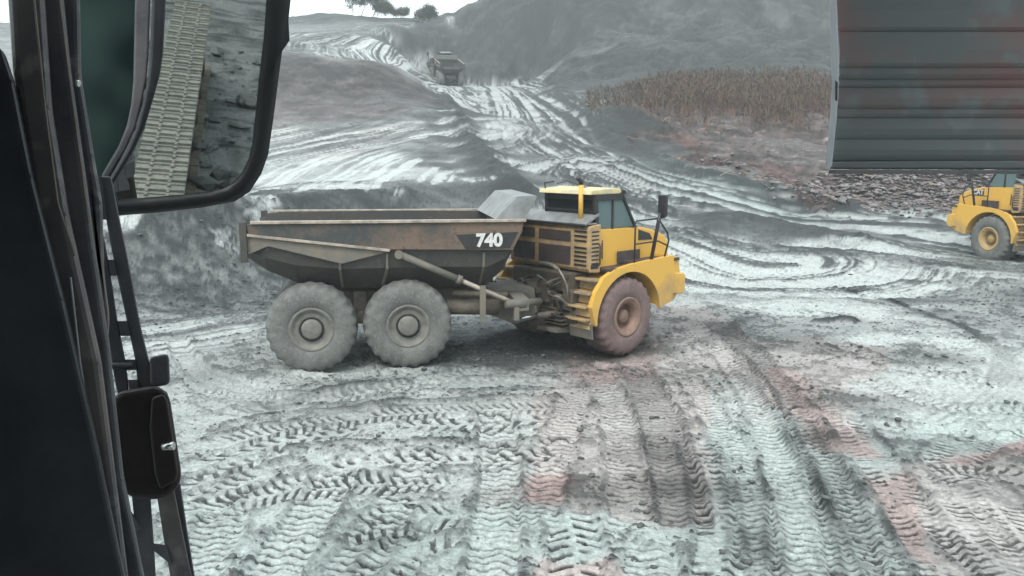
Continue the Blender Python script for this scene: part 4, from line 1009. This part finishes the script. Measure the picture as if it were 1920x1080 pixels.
# the slotted plate is two long rails with rungs between them
child(slab('latch_rail', strip([(150,330),(168,410),(183,487),(194,560),(203,640),(216,720),(222,745)], [(172,330),(188,412),(203,487),(220,600),(235,675),(240,712),(243,750)]), .90, .02, M['cab_black'], bev=.002), br)
child(slab('latch_rail', strip([(184,330),(199,412),(213,487),(238,603),(253,673),(257,712),(262,755)], [(208,330),(222,400),(240,487),(264,613),(285,700),(292,735),(300,760)]), .90, .02, M['cab_black'], bev=.002), br)
for a, b_ in ((330,412),(487,517),(602,630),(674,694),(712,755)):
    la = np.interp([a, b_], [330,412,487,600,675,712,755], [165,187,202,220,235,240,245]); ra = np.interp([a, b_], [330,412,487,603,673,712,755], [190,201,214,239,254,258,263])
    child(slab('latch_rung', [(la[0],a),(ra[0],a),(ra[1],b_),(la[1],b_)], .898, .02, M['cab_black'], bev=0), br)
child(slab('latch_knob', [(280,672),(287,668),(312,663),(317,668),(319,716),(314,722),(290,726),(282,720)], .885, .03, M['cab_black'], bev=.003), br)
bx = child(slab('lock_box', [(199,772),(206,752),(222,733),(288,722),(308,728),(318,742),(341,890),(336,912),(318,930),(293,938),(247,934),(222,916),(208,890)], .86, .05, M['cab_brown'], bev=.007), br)
child(slab('lock_cover', [(285,745),(306,738),(314,750),(334,886),(330,902),(300,918),(290,890),(280,800)], .852, .01, M['cab_brown'], bev=.003), br)
child(rod('lock_pin', [(306,838),(326,836)], .845, .0045, M['screw']), br)
child(slab('lower_rail', [(246,920),(282,925),(288,1010),(296,1140),(268,1140),(256,1020)], .90, .02, M['cab_black'], bev=.002), br)
child(slab('lower_rail', [(294,930),(326,915),(345,1010),(372,1140),(330,1140),(310,1030)], .90, .02, M['cab_post'], bev=.002), br)
child(slab('lower_rail', [(324,905),(338,905),(352,1000),(375,1140),(362,1140),(340,1010)], .91, .03, M['cab_black'], bev=.002), br)
child(slab('latch_rung', [(284,1018),(312,1022),(322,1060),(290,1034)], .898, .02, M['cab_black'], bev=0), br)
child(rod('stay_rod', [(215,935),(240,962),(262,992)], .90, .004, M['cab_black']), br)
child(rod('stay_rod', [(180,688),(205,686),(250,684)], .90, .004, M['cab_black']), br)

# mirror on its arm outside
mr_ = empty('wing_mirror', tuple(atd(360, 200, 1.25)))
tag(mr_, 'big black-framed rounded wing mirror reflecting crawler track and muddy ground', 'mirror')
OUT = [(150,-70),(552,-70),(545,0),(541,38),(543,76),(531,82),(522,150),(513,220),(503,290),(490,326),(468,360),(440,378),(380,389),(300,398),(215,405),(204,360),(190,250)]
INN = [(160,-60),(504,-60),(500,0),(495,70),(486,148),(480,210),(473,272),(467,298),(455,323),(440,341),(420,354),(390,361),(323,368),(270,372),(222,376),(212,350),(200,250)]
def ring(name, O, N, d0, thick, m):
    t = bmesh.new(); dv = -mn
    def mk(P, off): return [t.verts.new(on_mirror(u, v) + dv * off) for u, v in P]
    o0, i0 = mk(O, .0), mk(N, -.004); o1, i1 = mk(O, .05), mk(N, .002); n = len(O)
    mid = [t.verts.new((a.co * .5 + b.co * .5) - dv * .008) for a, b in zip(o0, i0)]
    for k in range(n):
        q = (k + 1) % n
        t.faces.new((o0[k], o0[q], mid[q], mid[k])); t.faces.new((mid[k], mid[q], i0[q], i0[k])); t.faces.new((i0[k], i0[q], i1[q], i1[k])); t.faces.new((o0[k], o1[k], o1[q], o0[q]))
    t.faces.new(o1)
    for f in t.faces: f.smooth = True
    return MB().add(t).build(name, m)
# the silvered glass: tilted so that it looks down along the side of the machine
mc = Vector(atd(360, 180, 1.262)); din = (mc - Vector((0, 0, EYE))).normalized()
az, el = R(-58), R(-26)
dout = Vector((math.cos(az) * math.cos(el), math.sin(az) * math.cos(el), math.sin(el)))
mn = (dout - din).normalized(); print('mirror normal', mn)
def on_mirror(u, v):
    r = Vector(ray(u, v)); c = Vector((0, 0, EYE)); t = (mc - c).dot(mn) / r.dot(mn); return c + r * t
def reflect_hit(u, v, z):
    p = on_mirror(u, v); d = Vector(ray(u, v)).normalized(); r = d - 2 * d.dot(mn) * mn; return p + r * ((z - p.z) / r.z)
child(ring('mirror_housing', OUT, INN, 1.25, .09, M['frame_black']), mr_)
mm = bpy.data.materials.new('silvered_glass'); mm.use_nodes = True; bb = mm.node_tree.nodes['Principled BSDF']
bb.inputs['Metallic'].default_value = 1; bb.inputs['Roughness'].default_value = .015; bb.inputs['Base Color'].default_value = (.58, .61, .60, 1)
t = bmesh.new(); t.faces.new([t.verts.new(on_mirror(u, v)) for u, v in [(150,-70),(508,-70),(503,0),(489,150),(476,272),(458,328),(422,358),(323,372),(215,380),(190,250)]])
child(MB().add(t).build('mirror_glass', mm), mr_)
# solid stand-in for the cab's own window as reflected in the mirror
dw = empty('reflected_window', tuple(atd(230, 150, 1.05)))
tag(dw, 'stand-in for the mirror image of our cab window, dark green with a curved black frame', 'window')
Lc = [(254,-60),(253,0),(251,100),(250,150),(246,195),(238,235),(222,275),(200,312),(190,330)]; Rc = [(316,-60),(311,0),(306,100),(300,140),(286,190),(271,240),(250,285),(226,325),(204,362)]
child(slab('reflected_frame', strip([(p[0] * .45 + q[0] * .55, p[1] * .45 + q[1] * .55) for p, q in zip(Lc, Rc)], Rc), 1.05, .03, M['rubber'], bev=.004), dw)
child(slab('reflected_seal', strip(Lc, [(p[0] * .5 + q[0] * .5, p[1] * .5 + q[1] * .5) for p, q in zip(Lc, Rc)]), 1.06, .02, M['cab_black'], bev=.003), dw)
M['teal'] = mat('reflected_green_glass', (.012, .022, .022), (.05, .085, .075), 5, .12, lo=.42, hi=.66, detail=2)
child(slab('reflected_pane', [(100,-60),(258,-60),(255,100),(254,150),(249,195),(241,236),(225,276),(203,314),(180,350),(140,300),(110,150)], 1.075, .008, M['teal'], bev=0), dw)

# crawler track that the mirror shows
a0, a1 = reflect_hit(338, 60, .95), reflect_hit(258, 360, .95); b0_, b1_ = reflect_hit(362, 70, .95), reflect_hit(325, 372, .95)
print('track', a0, a1, b0_, b1_)
c0 = (a0 + b0_) / 2; c1 = (a1 + b1_) / 2; dirt = (c1 - c0); dirt.z = 0; Lr = dirt.length; dirt.normalize(); sidev = dirt.cross(Vector((0, 0, 1)))
tw = max(.45, min(1.0, ((b0_ - a0).length + (b1_ - a1).length) / 2)); print('track width', tw, Lr)
tr = empty('crawler_track', (c0.x, c0.y, 0), math.atan2(dirt.y, dirt.x)); tag(tr, 'pale muddy steel crawler track of our machine, seen in the mirror', 'crawler track')
M['pad'] = mat('muddy_pads', (.27, .265, .225), (.17, .17, .15), 6, .6, .01, 30, c3=(.12, .12, .1))
xx = -1.2; 
while xx < Lr + .6:
    b = MB().box(xx, xx + .165, -tw / 2, tw / 2, .86, .90, .006).box(xx + .01, xx + .03, -tw / 2, tw / 2, .89, .925, .004).box(xx + .07, xx + .09, -tw / 2, tw / 2, .89, .915, .004)
    for yq in (-.2, .2):
        for xq in (.05, .115): b.tube([(xx + xq, yq * tw, .895), (xx + xq, yq * tw, .925)], .016, 6)
    b.build('track_pad', M['pad'], tr); xx += .175
b = MB().prism([(-1.2, .3), (-1.0, .8), (Lr + .4, .8), (Lr + .6, .3)], 'y', -tw * .3, tw * .3, .02)
for k in range(8): b.lathe([(-tw * .34, .02), (-tw * .34, .16), (tw * .34, .16), (tw * .34, .02)], 20, (-.9 + k * (Lr + 1.2) / 7, 0, .2))
b.build('track_frame', M['frame'], tr)
b = MB()
xx = -1.2
while xx < Lr + .6: b.box(xx, xx + .165, -tw / 2, tw / 2, 0.0, .04, .006); xx += .175
b.build('lower_track', M['frame'], tr)
# loose stones on the ground beside the track
n = 1500; g = np.random.default_rng(12); sx = g.uniform(-2, Lr + 2, n); sy = g.uniform(-4, 4, n); xs = c0.x + dirt.x * sx + sidev.x * sy; ys = c0.y + dirt.y * sx + sidev.y * sy
o = lumps('loose_stones', xs, ys, .02 * np.exp(g.exponential(.6, n)).clip(1, 6), .7, M['clod'], 1, .4, False, 8)
tag(o, 'loose stones and dark dirt beside the crawler track, seen in the mirror', 'stones', kind='stuff')

# roller blind at the top right of the windscreen
bl = empty('window_blind', tuple(atd(1750, 150, .75)))
tag(bl, 'dark grey ribbed window blind with a pale edge strip hanging at upper right', 'window blind')
M['blind'] = mat('blind_vinyl', (.26, .295, .295), (.40, .26, .25), 5.0, .33, 0, 25, lo=.46, hi=.58, detail=3, c3=(.34, .38, .38))  # reddish blotches paint windscreen reflections over the vinyl
rows = [-90, -20, 60, 128, 150, 165, 205, 222, 262, 300]
t = bmesh.new(); dv = Vector((0, math.cos(PITCH), -math.sin(PITCH))); fr = []; bk = []
ex = np.interp
rr_ = []
for a, b_ in zip(rows[:-1], rows[1:]): rr_ += [(a, .0), (a * .5 + b_ * .5, -.0012), (b_ - 9, -.0008), (b_ - 3, .0012)]
rr_ += [(300, 0), (305, .004)]
for v, off in rr_:
    xl = np.interp(v, [-90, 0, 100, 160, 320], [1566, 1568, 1574, 1573, 1558])
    fr.append([t.verts.new(Vector(atd(u, v, .75)) + dv * (off )) for u in np.linspace(xl, 2060, 14)])
    bk.append([t.verts.new(Vector(atd(u, v, .75)) + dv * .014) for u in np.linspace(xl, 2060, 14)])
for G, H_ in ((fr, False), (bk, True)):
    for A_, B_ in zip(G[:-1], G[1:]):
        for k in range(13): t.faces.new((A_[k], A_[k + 1], B_[k + 1], B_[k]))
for A_, B_, a_, b_ in zip(fr[:-1], fr[1:], bk[:-1], bk[1:]): t.faces.new((A_[0], B_[0], b_[0], a_[0]))
for k in range(13): t.faces.new((fr[-1][k], fr[-1][k + 1], bk[-1][k + 1], bk[-1][k]))
child(MB().add(t).build('blind_sheet', M['blind']), bl)
child(slab('bottom_rail', [(1556,303),(2060,300),(2060,318),(1554,317)], .748, .012, M['blind'], bev=.002), bl)
M['blind_lip'] = mat('blind_lip', (.36, .34, .34), (.24, .24, .24), 8, .4)
child(slab('bottom_lip', [(1554,318),(2060,319),(2060,326),(1554,326)], .745, .014, M['blind_lip'], bev=.001), bl)
M['strip'] = mat('pale_edge_strip', (.72, .74, .76), (.80, .79, .80), 20, .4)
_n = M['strip'].node_tree; _b = _n.nodes['Principled BSDF']; _t = _n.nodes.new('ShaderNodeBsdfTranslucent'); _t.inputs[0].default_value = (.8, .82, .84, 1)
_m = _n.nodes.new('ShaderNodeMixShader'); _m.inputs[0].default_value = .6; _n.links.new(_b.outputs[0], _m.inputs[1]); _n.links.new(_t.outputs[0], _m.inputs[2])
_n.links.new(_m.outputs[0], _n.nodes['Material Output'].inputs['Surface'])
child(slab('edge_strip', [(1554,-90),(1566,-90),(1568,0),(1573,100),(1572,165),(1569,220),(1560,310),(1553,322),(1551,300),(1554,240),(1560,165),(1558,90),(1555,0)], .742, .006, M['strip'], bev=.001), bl)
child(slab('strip_clip', [(1566,150),(1571,155),(1570,190),(1566,188)], .738, .004, M['cab_black'], bev=.0), bl)

# ------------------------------------------------------------ haze
hb = MB().box(-3500, 3500, -3500, 3500, -3, 75).build('haze', None)
hm = bpy.data.materials.new('haze_air'); hm.use_nodes = True; n_, l_ = hm.node_tree.nodes, hm.node_tree.links
for q in list(n_):
    if q.type == 'BSDF_PRINCIPLED': n_.remove(q)
pv = n_.new('ShaderNodeVolumePrincipled'); pv.inputs['Color'].default_value = (.86, .93, .95, 1); pv.inputs['Density'].default_value = .0011
l_.new(pv.outputs[0], [q for q in n_ if q.type == 'OUTPUT_MATERIAL'][0].inputs['Volume'])
hb.data.materials.clear(); hb.data.materials.append(hm); hb['kind'] = 'stuff'; hb['label'] = 'thin grey haze over the pit and the far heaps'; hb['category'] = 'haze'
